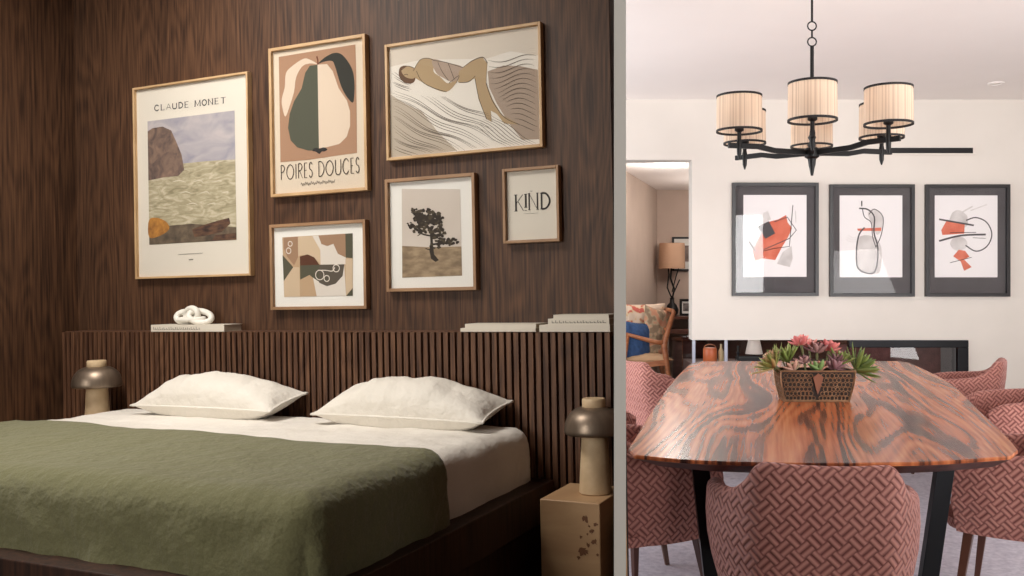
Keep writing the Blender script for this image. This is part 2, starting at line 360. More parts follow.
# ---------------- bedside tables and mushroom lamps
def block(label, s0, s1, d0, d1, knots, zt=.76):
    root = thing('bedside_table', label, 'bedside table', B((s0 + s1) / 2, (d0 + d1) / 2, FZ), 'pale wood block bedside tables')
    w, h = (s1 - s0) / 2, (d1 - d0) / 2
    MB().box((-w, -h, 0), (w, h, zt - FZ)).build('body', M_burl, root, bevel=.003)
    if knots:
        rnd = random.Random(3)
        for kx, kz, kr in ((.76, .86, .010), (.72, .58, .013), (.80, .64, .006), (.86, .76, .007), (.90, .67, .009), (.93, .82, .006), (.68, .70, .004), (.82, .80, .004), (.64, .52, .005), (.95, .56, .004), (.79, .73, .003), (.30, .30, .003)):
            n = 17; cx_ = -w + kx * 2 * w; cz = kz * (.76 - FZ)
            pts = [(cx_ + kr * (.35 + .9 * rnd.random()) * math.cos(i / n * 6.283), cz + kr * (.35 + .9 * rnd.random()) * math.sin(i / n * 6.283)) for i in range(n)]
            m = MB(); m.add([(x, -h - .0006, z) for x, z in pts] + [(x, -h + .001, z) for x, z in pts], [tuple(range(n))] + [(i, (i + 1) % n, n + (i + 1) % n, n + i) for i in range(n)])
            m.build('burl_knot', M_knot, root)
block('pale burl wood block right of the bed under the cropped mushroom lamp', .135, .298, .115, .315, True)
block('pale wood block left of the bed, almost hidden behind the mattress', -1.86, -1.56, .115, .34, False, .835)
def mushroom(label, s, d, k=1.0, z=.76):
    root = thing('table_lamp', label, 'lamp', B(s, d, z), 'mushroom lamps beside the bed')
    MB().lathe([(.040, 0), (.043, .003), (.042, .015), (.034, .145), (.033, .165)], 32, mi=0).build('stem', M_stone, root, auto=40)
    R0 = .092 * k; pr = []
    for i in range(17):
        t = i / 16 * math.pi / 2; pr.append((R0 * math.cos(t) ** .62 if i < 16 else .002, .160 + .066 * math.sin(t) ** .95))
    pr = [(R0 - .012, .156), (R0 - .003, .155)] + pr
    pr = [(.02, .166), (R0 - .02, .164)] + pr
    MB().lathe(pr, 48).build('shade', M_metal, root, smooth=True)
    MB().lathe([(.029, .222), (.031, .225), (.031, .243), (.029, .246)], 28).build('knob', M_stone, root, auto=40)
    return root
mushroom('mushroom lamp with bronze cap at the left end of the bed', -1.585, .20, .86, .835)
mushroom('mushroom lamp with bronze cap on the burl wood block', .245, .205, .86)

# ---------------- books on the ledge
def book(label, s0, s1, d0, d1, z0, z1, cover, marks=0, rz=0, group='books lying on the headboard ledge'):
    root = thing('book', label, 'book', B((s0 + s1) / 2, (d0 + d1) / 2, z0, R(rz)), group)
    w, h, t = (s1 - s0) / 2, (d1 - d0) / 2, z1 - z0
    m = MB(); c = min(.0016, t * .2)
    m.box((-w, -h, 0), (w, h, c)); m.box((-w, -h, t - c), (w, h, t)); m.box((-w, -h, c), (w, -h + c, t - c)); m.build('cover', cover, root)
    MB().box((-w + .003, -h + c, c), (w - .002, h - .003, t - c)).build('page_block', M_pages, root)
    if marks:
        rnd = random.Random(marks); g = MB(); x = -w + .012
        while x < w * (.9 if marks > 1 else .35):
            l = .004 + .006 * rnd.random(); g.box((x, -h - .0004, t * .32), (x + .0016, -h, t * (.55 + .2 * rnd.random()))); g.box((x, -h - .0004, t * .3), (x + l, -h, t * .38)); x += l + .003
        g.build('spine_marks', M_inkg, root)
    return root
book('pale book alone at the left of the ledge, under the knotted sculpture', -1.435, -1.105, .022, .105, HBZ, HBZ + .023, M_bookw, 1)
book('lower thin white book of the left pair on the ledge', -.205, .036, .02, .108, HBZ, HBZ + .0105, M_bookw)
book('upper thin white book of the left pair on the ledge', -.192, .036, .024, .104, HBZ + .0105, HBZ + .0225, M_bookw)
book('bottom book of the stack of three at the right end of the ledge', .048, .258, .02, .108, HBZ, HBZ + .019, M_bookw)
book('middle book with a lettered spine in the stack of three', .074, .256, .022, .106, HBZ + .019, HBZ + .036, M_bookw, 5)
book('top book of the stack of three at the right end', .09, .254, .026, .104, HBZ + .036, HBZ + .047, M_bookw)
# knotted marble sculpture
m = MB()
def link(c, rx_, ry_, r, rot):
    P = []
    for i in range(26):
        t = i / 26 * 2 * math.pi; P.append(Vector(c) + rot @ Vector((math.cos(t) * rx_, math.sin(t) * ry_, 0)))
    m.tube(P, r, 10, closed=True)
E3 = lambda a, b, c: (Matrix.Rotation(R(a), 3, 'X') @ Matrix.Rotation(R(b), 3, 'Y') @ Matrix.Rotation(R(c), 3, 'Z'))
link((-.035, 0, .026), .034, .020, .0105, E3(60, 10, 0)); link((-.005, .0, .034), .032, .021, .0105, E3(95, -8, 5)); link((.032, .0, .026), .040, .022, .0105, E3(55, 22, 0)); link((-.002, -.004, .018), .045, .02, .0085, E3(5, 0, 12))
sc_ = m.build('knot_sculpture', M_marble, smooth=True); place(sc_, B(-1.285, .062, HBZ + .023)); tag(sc_, 'small white knotted chain sculpture resting on the pale book', 'sculpture')

# ---------------- framed pictures: flat artwork behind glass, in a moulded frame
def fill(m, pts, y, mi):
    """a filled outline lying in the picture plane (x, z)"""
    tri = tessellate_polygon([[Vector((x, z, 0)) for x, z in pts]])
    m.add([(x, y, z) for x, z in pts], [tuple(t) for t in tri], mi)
_lift = [0.0]
def stroke(m, pts, w, y, mi, taper=False):
    _lift[0] = (_lift[0] + .000004) % .0002; y -= _lift[0]
    n = len(pts); P = [Vector(p) for p in pts]; vs = []
    for i in range(n):
        d = (P[min(i + 1, n - 1)] - P[max(i - 1, 0)]); 
        if d.length < 1e-9: d = Vector((1, 0))
        d.normalize(); k = w / 2 * (1 if not taper else (.25 + math.sin(math.pi * (i + .3) / (n - .4)) * .75)); q = Vector((-d.y, d.x)) * k
        vs += [(P[i].x + q.x, y, P[i].y + q.y), (P[i].x - q.x, y, P[i].y - q.y)]
    m.add(vs, [(2 * i, 2 * i + 1, 2 * i + 3, 2 * i + 2) for i in range(n - 1)], mi)
def smooth_line(P, k=5, closed=False):
    out = []; n = len(P)
    rng = n if closed else n - 1
    for i in range(rng):
        g = lambda j: P[j % n] if closed else P[min(max(j, 0), n - 1)]
        a, b, c, d = g(i - 1), g(i), g(i + 1), g(i + 2)
        for s in range(k):
            t = s / k
            out.append(tuple(.5 * ((2 * b[q]) + (c[q] - a[q]) * t + (2 * a[q] - 5 * b[q] + 4 * c[q] - d[q]) * t * t + (3 * b[q] - a[q] - 3 * c[q] + d[q]) * t ** 3) for q in (0, 1)))
    if not closed: out.append(tuple(P[-1]))
    return out
def blob(c, rx_, rz_, rnd, n=12, jag=.3): return [(c[0] + rx_ * (1 - jag * rnd.random()) * math.cos(i / n * 6.2832), c[1] + rz_ * (1 - jag * rnd.random()) * math.sin(i / n * 6.2832)) for i in range(n)]
_g = lambda s: [[tuple(float(k) for k in q.split(',')) for q in l.split()] for l in s.split('|')]
GLY = {'C': _g('.9,.8 .7,.97 .45,1 .15,.8 .05,.5 .15,.2 .45,0 .7,.03 .9,.2'), 'L': _g('.2,1 .2,0|.2,0 .85,0 .85,.2'), 'A': _g('0,0 .5,1|.5,1 1,0|.2,.33 .8,.33'),
       'U': _g('.1,1 .1,.3 .25,.05 .5,0 .75,.05 .9,.3 .9,1'), 'D': _g('.15,0 .15,1|.15,1 .55,.97 .85,.75 .95,.5 .85,.25 .55,.03 .15,0'), 'E': _g('.15,0 .15,1|.15,1 .85,1|.15,.5 .7,.5|.15,0 .85,0'),
       'M': _g('.05,0 .1,1|.1,1 .5,.1|.5,.1 .9,1|.9,1 .95,0'), 'O': _g('.5,1 .2,.85 .05,.5 .2,.15 .5,0 .8,.15 .95,.5 .8,.85 .5,1'), 'N': _g('.1,0 .1,1|.1,1 .9,0|.9,0 .9,1'),
       'T': _g('.5,0 .5,1|.02,1 .98,1'), 'P': _g('.15,0 .15,1|.15,1 .6,.98 .85,.78 .6,.55 .2,.5'), 'I': _g('.5,0 .5,1'), 'R': _g('.15,0 .15,1|.15,1 .6,.98 .85,.78 .6,.55 .2,.5|.4,.5 .9,0'),
       'S': _g('.85,.85 .6,1 .3,.95 .15,.75 .3,.55 .7,.45 .85,.25 .7,.05 .4,0 .12,.15'), 'K': _g('.12,0 .12,1|.9,1 .15,.45|.35,.6 .95,0')}
def text(m, word, bl_, br_, hgt, w, y, mi, gap=.25, wid=None, thin=.45, serif=True, upv=(0, 1)):
    """letters drawn as strokes, upright stems thicker than the rest"""
    wid = wid or {}; ws = [wid.get(c, {'I': .35, ' ': .6, 'M': 1.2}.get(c, 1)) for c in word]; tot = sum(ws) + gap * (len(word) - 1)
    bx = (br_[0] - bl_[0]) / tot; bz = (br_[1] - bl_[1]) / tot; x = 0
    for c, cw in zip(word, ws):
        for l in GLY.get(c, []):
            if len(l) > 3: l = smooth_line(l, 3)
            pts = [(bl_[0] + (x + px * cw) * bx + upv[0] * pz * hgt, bl_[1] + (x + px * cw) * bz + upv[1] * pz * hgt) for px, pz in l]
            dx = abs(l[-1][0] - l[0][0]); ver = dx < .3 and len(l) < 4
            stroke(m, pts, w * (1 if ver or len(l) > 4 else thin), y, mi)
            if serif and ver:
                for e in (pts[0], pts[-1]): stroke(m, [(e[0] - w * .9, e[1]), (e[0] + w * .9, e[1])], w * .35, y, mi)
        x += cw + gap
def inv(q, u, v):
    """place inside a four-sided outline (tl, tr, br, bl) as fractions 0..1"""
    a, b = .5, .5
    for _ in range(12):
        X = (1 - b) * ((1 - a) * q[0][0] + a * q[1][0]) + b * ((1 - a) * q[3][0] + a * q[2][0]) - u
        Y = (1 - b) * ((1 - a) * q[0][1] + a * q[1][1]) + b * ((1 - a) * q[3][1] + a * q[2][1]) - v
        xa = (1 - b) * (q[1][0] - q[0][0]) + b * (q[2][0] - q[3][0]); ya = (1 - b) * (q[1][1] - q[0][1]) + b * (q[2][1] - q[3][1])
        xb = (1 - a) * (q[3][0] - q[0][0]) + a * (q[2][0] - q[1][0]); yb_ = (1 - a) * (q[3][1] - q[0][1]) + a * (q[2][1] - q[1][1])
        D = xa * yb_ - xb * ya; a -= (X * yb_ - Y * xb) / D; b -= (Y * xa - X * ya) / D
    return a, b
class Art:
    def __init__(s, q, W, H, org, k): s.q, s.W, s.H, s.o, s.k = q, W, H, org, k; s.m = MB(); s.mats = []; s.y = -.0100
    def p(s, x, y, o=None):
        o = o or s.o; a, b = inv(s.q, o[0] + x / s.k, o[1] + y / s.k); return ((a - .5) * s.W, (.5 - b) * s.H)
    def mi(s, mt_):
        if mt_ not in s.mats: s.mats.append(mt_)
        return s.mats.index(mt_)
    def fill(s, pts, mt_, o=None, sm=False, step=True):
        if step: s.y -= .00012
        P = [s.p(*q, o=o) for q in pts]
        fill(s.m, smooth_line(P, 4, True) if sm else P, s.y, s.mi(mt_))
    def line(s, pts, w, mt_, o=None, sm=True, taper=False, step=False):
        if step: s.y -= .00012
        P = [s.p(*q, o=o) for q in pts]
        stroke(s.m, smooth_line(P, 4) if sm and len(P) > 2 else P, w, s.y, s.mi(mt_), taper)
def framed(label, c, W, H, fw, fm, paper, art, mtx, depth=.022, group=None, mount=None):
    root = thing('framed_picture', label, 'picture', mtx, group)
    m = MB(); a, b = W / 2, H / 2
    m.box((-a, -depth, -b), (-a + fw, 0, b)); m.box((a - fw, -depth, -b), (a, 0, b)); m.box((-a + fw, -depth, b - fw), (a - fw, 0, b)); m.box((-a + fw, -depth, -b), (a - fw, 0, -b + fw))
    m.build('frame', fm, root, bevel=.0012)
    MB().box((-a + fw, -.0095, -b + fw), (a - fw, -.0005, b - fw)).build('backing_paper', paper, root)
    if mount: art.m.box((-a + fw, -.0097, -b + fw), (a - fw, -.0096, b - fw), art.mi(mount))
    art.m.build('print', art.mats, root, normals=False)
    MB().box((-a + fw, -.0185, -b + fw), (a - fw, -.0165, b - fw)).build('glass_pane', M_pane, root)
    return root
flat = lambda n, c: mat(n, c, .85)
GP = 'framed prints on the bedroom wall'
# 1 tall print with a seascape (a plain stand-in for the painting)
q = [(134, 88), (249, 71), (249, 276), (134, 279)]
A = Art(q, .537, .695, (134, 70), 5.236); Z2 = (134, 170)
text(A.m, 'CLAUDE MONET', A.p(107, 210), A.p(482, 168), .020, .0040, -.0102, A.mi(flat('slate_ink', (62, 60, 62))), gap=.28)
M_sky = nmat('painted_sky', (150, 148, 160), (190, 182, 182), 9, (1, 1, 2), .8, 0, dist=1)
M_sea = nmat('painted_sea', (142, 134, 106), (206, 196, 172), 16, (1, 1, 3.5), .8, 0, dist=1.5, c3=(176, 166, 138))
M_cliff = nmat('painted_rock', (78, 66, 64), (142, 116, 100), 22, (1, 1, 1), .8, 0, dist=1)
M_shore = nmat('painted_shore', (76, 66, 56), (120, 104, 84), 30, (1, 1, 1), .8, 0)
M_orange = nmat('painted_ochre', (140, 92, 44), (196, 138, 62), 40, (1, 1, 1), .8, 0)
M_drift = nmat('painted_brown', (50, 36, 32), (112, 80, 60), 30, (1, 1, 3), .8, 0)
A.fill([(68, 265), (525, 208), (525, 480), (68, 505)], M_sky)
A.fill([(68, 500), (200, 492), (380, 474), (525, 466), (525, 890), (68, 914)], M_sea)
A.fill([(68, 318), (96, 300), (150, 292), (196, 312), (222, 370), (250, 440), (262, 520), (230, 552), (150, 560), (68, 576)], M_cliff)
A.fill([(68, 280), (180, 290), (300, 280), (525, 300), (525, 366), (68, 390)], M_shore, o=Z2)
A.fill([(68, 262), (110, 248), (160, 268), (178, 306), (130, 342), (68, 350)], M_orange, o=Z2, sm=True)
A.fill([(300, 310), (350, 290), (430, 265), (490, 250), (496, 280), (450, 325), (360, 345), (310, 350)], M_drift, o=Z2)
A.fill([(420, 340), (524, 330), (524, 364), (400, 370)], M_drift, o=Z2)
for a_ in range(8): A.line([(200 + a_ * 36, 60 + (a_ % 3) * 60), (235 + a_ * 36, 52 + (a_ % 3) * 60), (270 + a_ * 30, 62 + (a_ % 3) * 60)], .003, flat('foam', (214, 206, 186)), o=Z2, taper=True)
for a_ in range(15): A.line([(226 + a_ * 8.6, 444 - a_ * .5), (231 + a_ * 8.6, 440 - a_ * .5)], .0022, M_inkg, o=Z2, sm=False)
A.line([(280, 470), (303, 468)], .003, M_inkg, o=Z2, sm=False)
framed('tall framed print with a stormy seascape, leftmost on the wall', None, .537, .695, .0075, M_frame, M_paper, A, B(-1.334, 0, 1.7085), group=GP)
# 2 pear print
q = [(270, 49), (366, 34), (366, 191), (270, 196)]
A = Art(q, .39, .50, (260, 30), 6.4); Z2 = (260, 110)
c_br = flat('art_tan', (164, 128, 102)); c_cr = flat('art_cream', (214, 196, 176)); c_gr = flat('art_green', (78, 80, 66)); c_dk = flat('art_dark_green', (46, 46, 40))
A.fill([(118, 168), (608, 90), (610, 300), (606, 787), (500, 800), (300, 826), (118, 838)], c_br)
A.fill([(370, 215), (320, 185), (280, 180), (215, 220), (165, 270), (155, 360), (135, 430), (135, 480), (155, 548), (185, 480), (215, 390), (230, 300), (270, 230), (320, 210)], c_cr, sm=True)
A.fill([(372, 213), (420, 170), (480, 143), (530, 160), (580, 235), (597, 310), (597, 400), (585, 465), (540, 410), (510, 340), (480, 230), (460, 195), (410, 200)], c_dk, sm=True)
A.fill([(370, 218), (320, 225), (290, 270), (265, 370), (215, 450), (185, 530), (172, 620), (188, 700), (230, 745), (300, 766), (370, 770)], c_gr)
A.fill([(370, 218), (430, 215), (465, 260), (500, 370), (550, 450), (568, 520), (567, 612), (545, 682), (500, 727), (420, 747), (370, 752)], c_cr, step=False)
A.line([(366, 165), (372, 190), (372, 218)], .006, flat('art_rust', (110, 62, 42)), step=True)
A.fill([(328, 256), (345, 238), (375, 243), (400, 236), (424, 248), (405, 262), (388, 262), (372, 277), (352, 264)], M_ink, o=Z2, sm=True)
text(A.m, 'POIRES DOUCES', A.p(118, 440, Z2), A.p(622, 402, Z2), .049, .0032, A.y - .0002, A.mi(flat('ink_soft', (70, 62, 54))), gap=.16, thin=.6, serif=False, wid={'I': .25, 'O': 1.25, ' ': .45, 'E': .6, 'S': .62, 'R': .8, 'P': .75})
pp = [(250 + i * 6.2, 468 + (-1) ** i * (4 + 4 * ((i * 7) % 3)) - i * .4) for i in range(36)]
A.line(pp, .0016, M_inkg, o=Z2)
framed('framed print of a big two-tone pear on tan paper', None, .39, .50, .0105, M_frame, M_paper2, A, B(-.7785, 0, 1.8708), group=GP)
# 3 wide print of a reclining figure
q = [(386, 46), (541, 20), (541, 149), (386, 159)]
A = Art(q, .54, .366, (380, 0), 4.267)
c_top = flat('art_pale', (214, 204, 190)); c_wh = flat('art_white', (228, 222, 212)); c_mv = flat('art_mauve', (168, 150, 134)); c_gy = flat('art_greige', (186, 174, 158)); c_sk = flat('art_skin', (176, 152, 118)); c_hr = flat('art_hair', (104, 76, 56)); c_dr = flat('art_dress', (172, 152, 136)); c_ln = flat('art_line', (92, 80, 68))
A.fill([(40, 215), (670, 108), (670, 232), (560, 212), (470, 250), (150, 262), (40, 290)], c_top)
A.fill([(40, 285), (150, 258), (250, 250), (460, 245), (560, 212), (668, 240), (668, 625), (40, 668)], c_wh)
A.fill([(465, 300), (530, 275), (600, 278), (668, 295), (668, 600), (600, 600), (550, 530), (500, 440), (470, 370)], c_mv)
A.fill([(40, 400), (110, 440), (180, 470), (250, 560), (330, 640), (200, 655), (40, 667)], c_gy)
A.fill([(84, 290), (110, 278), (150, 290), (155, 330), (140, 352), (105, 350), (82, 325)], c_hr, sm=True)
A.fill([(92, 298), (120, 280), (150, 288), (156, 312), (146, 332), (110, 326)], c_sk, sm=True)
A.fill([(146, 300), (175, 255), (210, 245), (240, 255), (235, 300), (262, 322), (300, 352), (345, 318), (332, 350), (290, 388), (230, 372), (180, 345), (150, 325)], c_sk, sm=True)
A.fill([(230, 250), (290, 262), (362, 282), (352, 322), (318, 345), (280, 330), (245, 305)], c_dr, sm=True)
A.fill([(345, 300), (400, 255), (445, 240), (464, 265), (458, 350), (482, 420), (520, 490), (592, 534), (530, 528), (500, 486), (475, 470), (478, 520), (455, 505), (425, 420), (412, 330), (380, 345), (340, 348)], c_sk)
A.y -= .00015
def bot(x): return 664 - (x - 40) * .066
for k in range(30):     # folds of the sheet sweeping down to the right
    x, y = 42 + (k % 3) * 9, 292 + k * 13; seg = []
    for i in range(26):
        xx = x + i * 17; yy = y + i * 8.2 + 9 * math.sin(i * .42 + k * .31) + 5 * math.sin(i * .17 + k)
        ok = yy < bot(xx) and 46 < xx < min(665, 470 + (yy - 480) * 1.0) and not (yy < 400 and xx > 140)
        if ok: seg.append((xx, yy))
        if (not ok or i == 25) and seg:
            if len(seg) > 3: A.line(seg, .0017, c_ln, taper=True)
            seg = []
for k in range(8):     # folds running over the hips towards the lower right
    pts = [(455 - k * 11 + i * 10, 470 + k * 6 + i * 7.5 + 5 * math.sin(i * .5 + k * .4)) for i in range(22)]
    pts = [q_ for q_ in pts if q_[1] < bot(q_[0]) and q_[0] < 662 and q_[0] > 470 - k * 10]
    if len(pts) > 3: A.line(pts, .0017, c_ln, taper=True)
for k in range(15):
    pts = []
    for i in range(16):
        xx = 468 + i * 13 + k * 2; yy = 252 + k * 22 + 18 * math.sin(i * .34 + k * .22) - 14 * math.sin(i * .2)
        if xx > 664 or yy > bot(xx) or (yy > 360 and xx < 470 + (yy - 360) * .65): 
            if len(pts) > 0 and xx > 664: break
            continue
        pts.append((xx, yy))
    if len(pts) > 2: A.line(pts, .0019, c_ln, taper=True)
for pts in ([(160, 300), (185, 345), (235, 372), (290, 388)], [(412, 330), (428, 420), (458, 508)], [(458, 350), (482, 425), (530, 500), (592, 534)], [(400, 255), (445, 238), (466, 265)], [(345, 348), (385, 345), (414, 320)], [(146, 300), (175, 255), (210, 245), (240, 255)], [(240, 255), (290, 262), (362, 284)], [(300, 352), (345, 318), (332, 350)], [(92, 298), (120, 280), (150, 288)], [(104, 318), (114, 314), (122, 318)], [(255, 262), (272, 300), (300, 340)], [(300, 266), (312, 300), (325, 335)], [(362, 284), (380, 270), (400, 255)]): A.line(pts, .002, c_ln)
framed('wide framed drawing of a figure lying on rippled sheets', None, .54, .366, .009, M_frame, c_wh, A, B(-.240, 0, 1.8918), group=GP)
# 4 small landscape abstract
q = [(270, 225), (366, 219), (366, 309), (270, 310)]
A = Art(q, .387, .286, (260, 215), 5.76)
t1, t2, t3, t4, t5 = flat('tone_sand', (184, 156, 124)), flat('tone_beige', (200, 178, 150)), flat('tone_brown', (156, 124, 98)), flat('tone_green', (80, 78, 62)), flat('tone_white', (216, 208, 198))
t6, t7 = flat('tone_rust', (86, 50, 32)), flat('tone_grey', (86, 78, 68))
A.fill([(122, 128), (530, 103), (525, 465), (128, 472)], t1)
A.fill([(122, 230), (185, 300), (150, 380), (126, 380)], t4); A.fill([(130, 130), (215, 124), (215, 240), (190, 290), (150, 240), (130, 190)], t3, step=False)
A.fill([(215, 124), (300, 119), (345, 200), (345, 285), (325, 260), (280, 228), (225, 232), (215, 240)], t2, step=False)
A.fill([(300, 119), (490, 107), (490, 283), (345, 285), (345, 200)], t5, step=False)
A.fill([(335, 117), (489, 107), (489, 244), (445, 222), (420, 165), (385, 178), (352, 166)], t3); A.fill([(489, 106), (530, 103), (528, 248), (489, 244)], t4, step=False)
A.fill([(225, 238), (270, 226), (310, 243), (338, 286), (225, 290)], t6); A.fill([(225, 290), (338, 286), (336, 390), (280, 345), (225, 372)], t4, step=False)
A.fill([(300, 360), (340, 388), (480, 283), (487, 465), (320, 468)], t5); A.fill([(336, 286), (481, 283), (470, 350), (430, 395), (380, 410), (336, 390)], t7)
A.fill([(225, 372), (280, 345), (320, 468), (222, 470)], t1, step=False); A.fill([(126, 382), (185, 300), (222, 300), (222, 470), (128, 472)], t2, step=False)
A.fill([(487, 250), (528, 250), (525, 420), (487, 465)], t2, step=False); A.fill([(525, 420), (525, 465), (489, 466)], t4, step=False)
cw = flat('chalk', (222, 212, 200))
for c, r_ in (((340, 345), 24), ((380, 365), 15), ((435, 306), 18), ((170, 165), 12), ((160, 205), 14)):
    A.line([(c[0] + r_ * math.cos(t * .5), c[1] + r_ * 1.15 * math.sin(t * .5)) for t in range(14)], .003, cw, step=True)
A.line([(330, 318), (375, 318), (412, 322), (428, 300)], .003, cw)
framed('small landscape framed abstract of curved tan and green shapes', None, .387, .286, .0105, M_frame2, M_matb, A, B(-.7885, 0, 1.386), group=GP)
# 5 tree photograph
q = [(386, 180), (475, 172), (475, 291), (386, 291)]
A = Art(q, .321, .354, (384, 170), 4.57); rnd = random.Random(5)
A.fill([(80, 85), (345, 85), (347, 485), (75, 490)], nmat('photo_sky', (196, 184, 172), (210, 200, 190), 4, (1, 1, 1), .6, 0))
A.fill([(77, 345), (200, 352), (346, 350), (347, 485), (75, 490)], nmat('photo_heath', (120, 100, 76), (168, 146, 116), 26, (1, 1, 2.5), .6, 0))
c_t = flat('photo_tree', (50, 42, 34)); c_t2 = flat('photo_tree_pale', (74, 64, 50))
A.fill([(206, 270), (218, 270), (220, 340), (224, 385), (245, 412), (230, 420), (210, 405), (203, 370), (208, 330)], c_t)
A.line([(214, 340), (250, 335), (300, 325)], .006, c_t); A.line([(210, 300), (170, 290), (140, 260)], .005, c_t); A.line([(208, 365), (185, 358)], .003, c_t); A.line([(150, 300), (172, 285)], .003, c_t)
for (ccx, ccy, ax, ay, nb, br_) in ((195, 215, 62, 40, 70, 13), (165, 265, 52, 22, 30, 11), (240, 275, 40, 40, 40, 11), (285, 325, 50, 18, 34, 10), (240, 345, 32, 18, 16, 9), (135, 190, 18, 20, 12, 8), (120, 250, 20, 12, 8, 7), (245, 235, 30, 30, 20, 10)):
    for _ in range(nb):
        a_ = rnd.random() * 6.283; r_ = rnd.random() ** .6
        A.fill(blob((ccx + ax * r_ * math.cos(a_), ccy + ay * r_ * math.sin(a_)), br_, br_ * .8, rnd, 9, .5), c_t if rnd.random() < .75 else c_t2, step=False)
        A.y -= .000004
framed('framed photograph of a dark windswept tree in a white mount', None, .321, .354, .0105, M_frame2, M_matb, A, B(-.358, 0, 1.473), group=GP)
# 6 smallest print
q = [(503, 169), (559, 165), (559, 241), (503, 244)]
A = Art(q, .182, .221, (500, 160), 6.4)
ck = A.mi(flat('kind_ink', (52, 48, 46)))
def word1(ch, x0, x1, yt, yb2, w): 
    p0, p1 = A.p(x0, yb2), A.p(x1, yb2 - (x1 - x0) * .05); tp = A.p(x0, yt); text(A.m, ch, p0, p1, tp[1] - p0[1], w, -.0101, ck, thin=.35, wid={'I': 1})
word1('K', 88, 146, 222, 326, .0058); word1('I', 146, 172, 218, 302, .0058); word1('N', 174, 240, 212, 318, .0046); word1('D', 250, 314, 210, 312, .0058)
A.line([(188, 200), (193, 193), (197, 200), (202, 193)], .0012, M_ink, sm=False); A.line([(150, 322), (166, 322)], .0014, M_ink, sm=False)
for i in range(11): A.line([(150 + i * 8, 342 - i * .4), (154 + i * 8, 342 - i * .4)], .0015, M_inkg, sm=False)
framed('smallest framed print with one four-letter word, rightmost on the wall', None, .182, .221, .0085, M_frame2, M_paper, A, B(-.013, 0, 1.5423), group=GP)

# ================================================================== DINING ROOM
YW = 7.2; YR = 11.5; CZ = 2.81
def P(u, v, Y): return Vector(((u - CX) / FP * Y, Y, HC - (v - CY) / FP * Y))
XW = rx(692, YW); XF0 = XW; XF1 = rx(967, YW)
o = MB().box((-3.2, -3, -.1), (4.6, YR + .1, 0)).build('floor', M_floor); tag(o, 'dark reddish floorboards of the dining room', kind='structure')
m = MB(); m.box((-3.2, -3, CZ), (4.6, YW + .2, CZ + .1)); o = m.build('ceiling', M_ceil); tag(o, 'pale dining room ceiling', kind='structure')
zf = HC - 56 / FP * YW; zs = HC - 112 / FP * YW      # fireplace opening: top and sill
m = MB(); m.box((XW, YW, zf), (4.6, YW + .18, CZ)); m.box((XF1, YW, 0), (4.6, YW + .18, zf)); m.box((XW, YW, 0), (XF1, YW + .6, zs))
m.box((-3.2, YW, 2.32), (XW, YW + .18, CZ))
o = m.build('wall_dining', M_plaster); tag(o, 'cream wall carrying three pictures above the long fireplace opening', kind='structure')
o = MB().box((4.2, -3, 0), (4.3, YW, CZ)).build('wall_dining_right', M_plaster); tag(o, 'cream right wall of the dining room', kind='structure')
# room beyond the opening
z2 = HC + 94 / FP * YR
xc = rx(657, YR)
m = MB(); m.box((-1, YR, 0), (4.6, YR + .1, z2 + .3)); o = m.build('wall_far', M_taupe); tag(o, 'taupe wall of the room beyond the opening', kind='structure')
m = MB().prism([(xc, YR), (rx(616, 9.1), 9.1), (rx(600, 9.1) - .1, 9.1), (xc - .25, YR)], 0, z2 + .3); o = m.build('wall_far_left', M_taupe); tag(o, 'taupe side wall of the room beyond the opening', kind='structure')
o = MB().box((-1, YW + .18, z2), (4.6, YR + .1, z2 + .1)).build('ceiling_far', M_ceil); tag(o, 'ceiling of the room beyond the opening', kind='structure')
# ceiling slot vent and recessed spots
m = MB()
v0, v1 = P(886, 148, YW), P(976, 153.5, YW)
vt = thing('linear_vent', 'long black slot vent high on the cream wall', 'air vent', Matrix.Translation(((v0.x + v1.x) / 2, YW, (v0.z + v1.z) / 2)))
hx, hz = (v1.x - v0.x) / 2, (v0.z - v1.z) / 2
MB().box((-hx, -.012, -hz), (hx - .03, 0, hz)).build('slot', M_iron, vt)
mm = MB(); mm.box((-hx, -.016, hz), (hx, 0, hz + .012)); mm.box((-hx, -.016, -hz - .012), (hx, 0, -hz)); mm.box((hx - .03, -.016, -hz), (hx, 0, hz)); mm.build('trim_frame', M_plaster, vt)
def spot(label, x, y, z, r):
    t = thing('recessed_spotlight', label, 'ceiling light', Matrix.Translation((x, y, z)), 'recessed ceiling spots')
    MB().lathe([(r * .62, -.001), (r, -.001), (r, -.008), (r * .7, -.010), (r * .62, -.004)], 28, cap=False).build('bezel', M_ceil, t, auto=40)
    MB().lathe([(.001, -.0015), (r * .6, -.002)], 24).build('lens', mat('spot_lens', (250, 240, 225), .2), t)
yy = (CZ - HC) * FP / (CY - 83); spot('recessed ceiling spot near the right edge above the chandelier', rx(996, yy), yy, CZ, .06)
yy = (z2 - HC) * FP / (CY - 163); spot('recessed ceiling spot in the room beyond the opening', rx(685, yy), yy, z2, .05)
# rug
o = MB().box((.2 - .9, 2.75, 0), (3.5, 6.5, .012)).build('rug', M_rug, bevel=.004); tag(o, 'pale lavender rug under the dining table', 'rug')

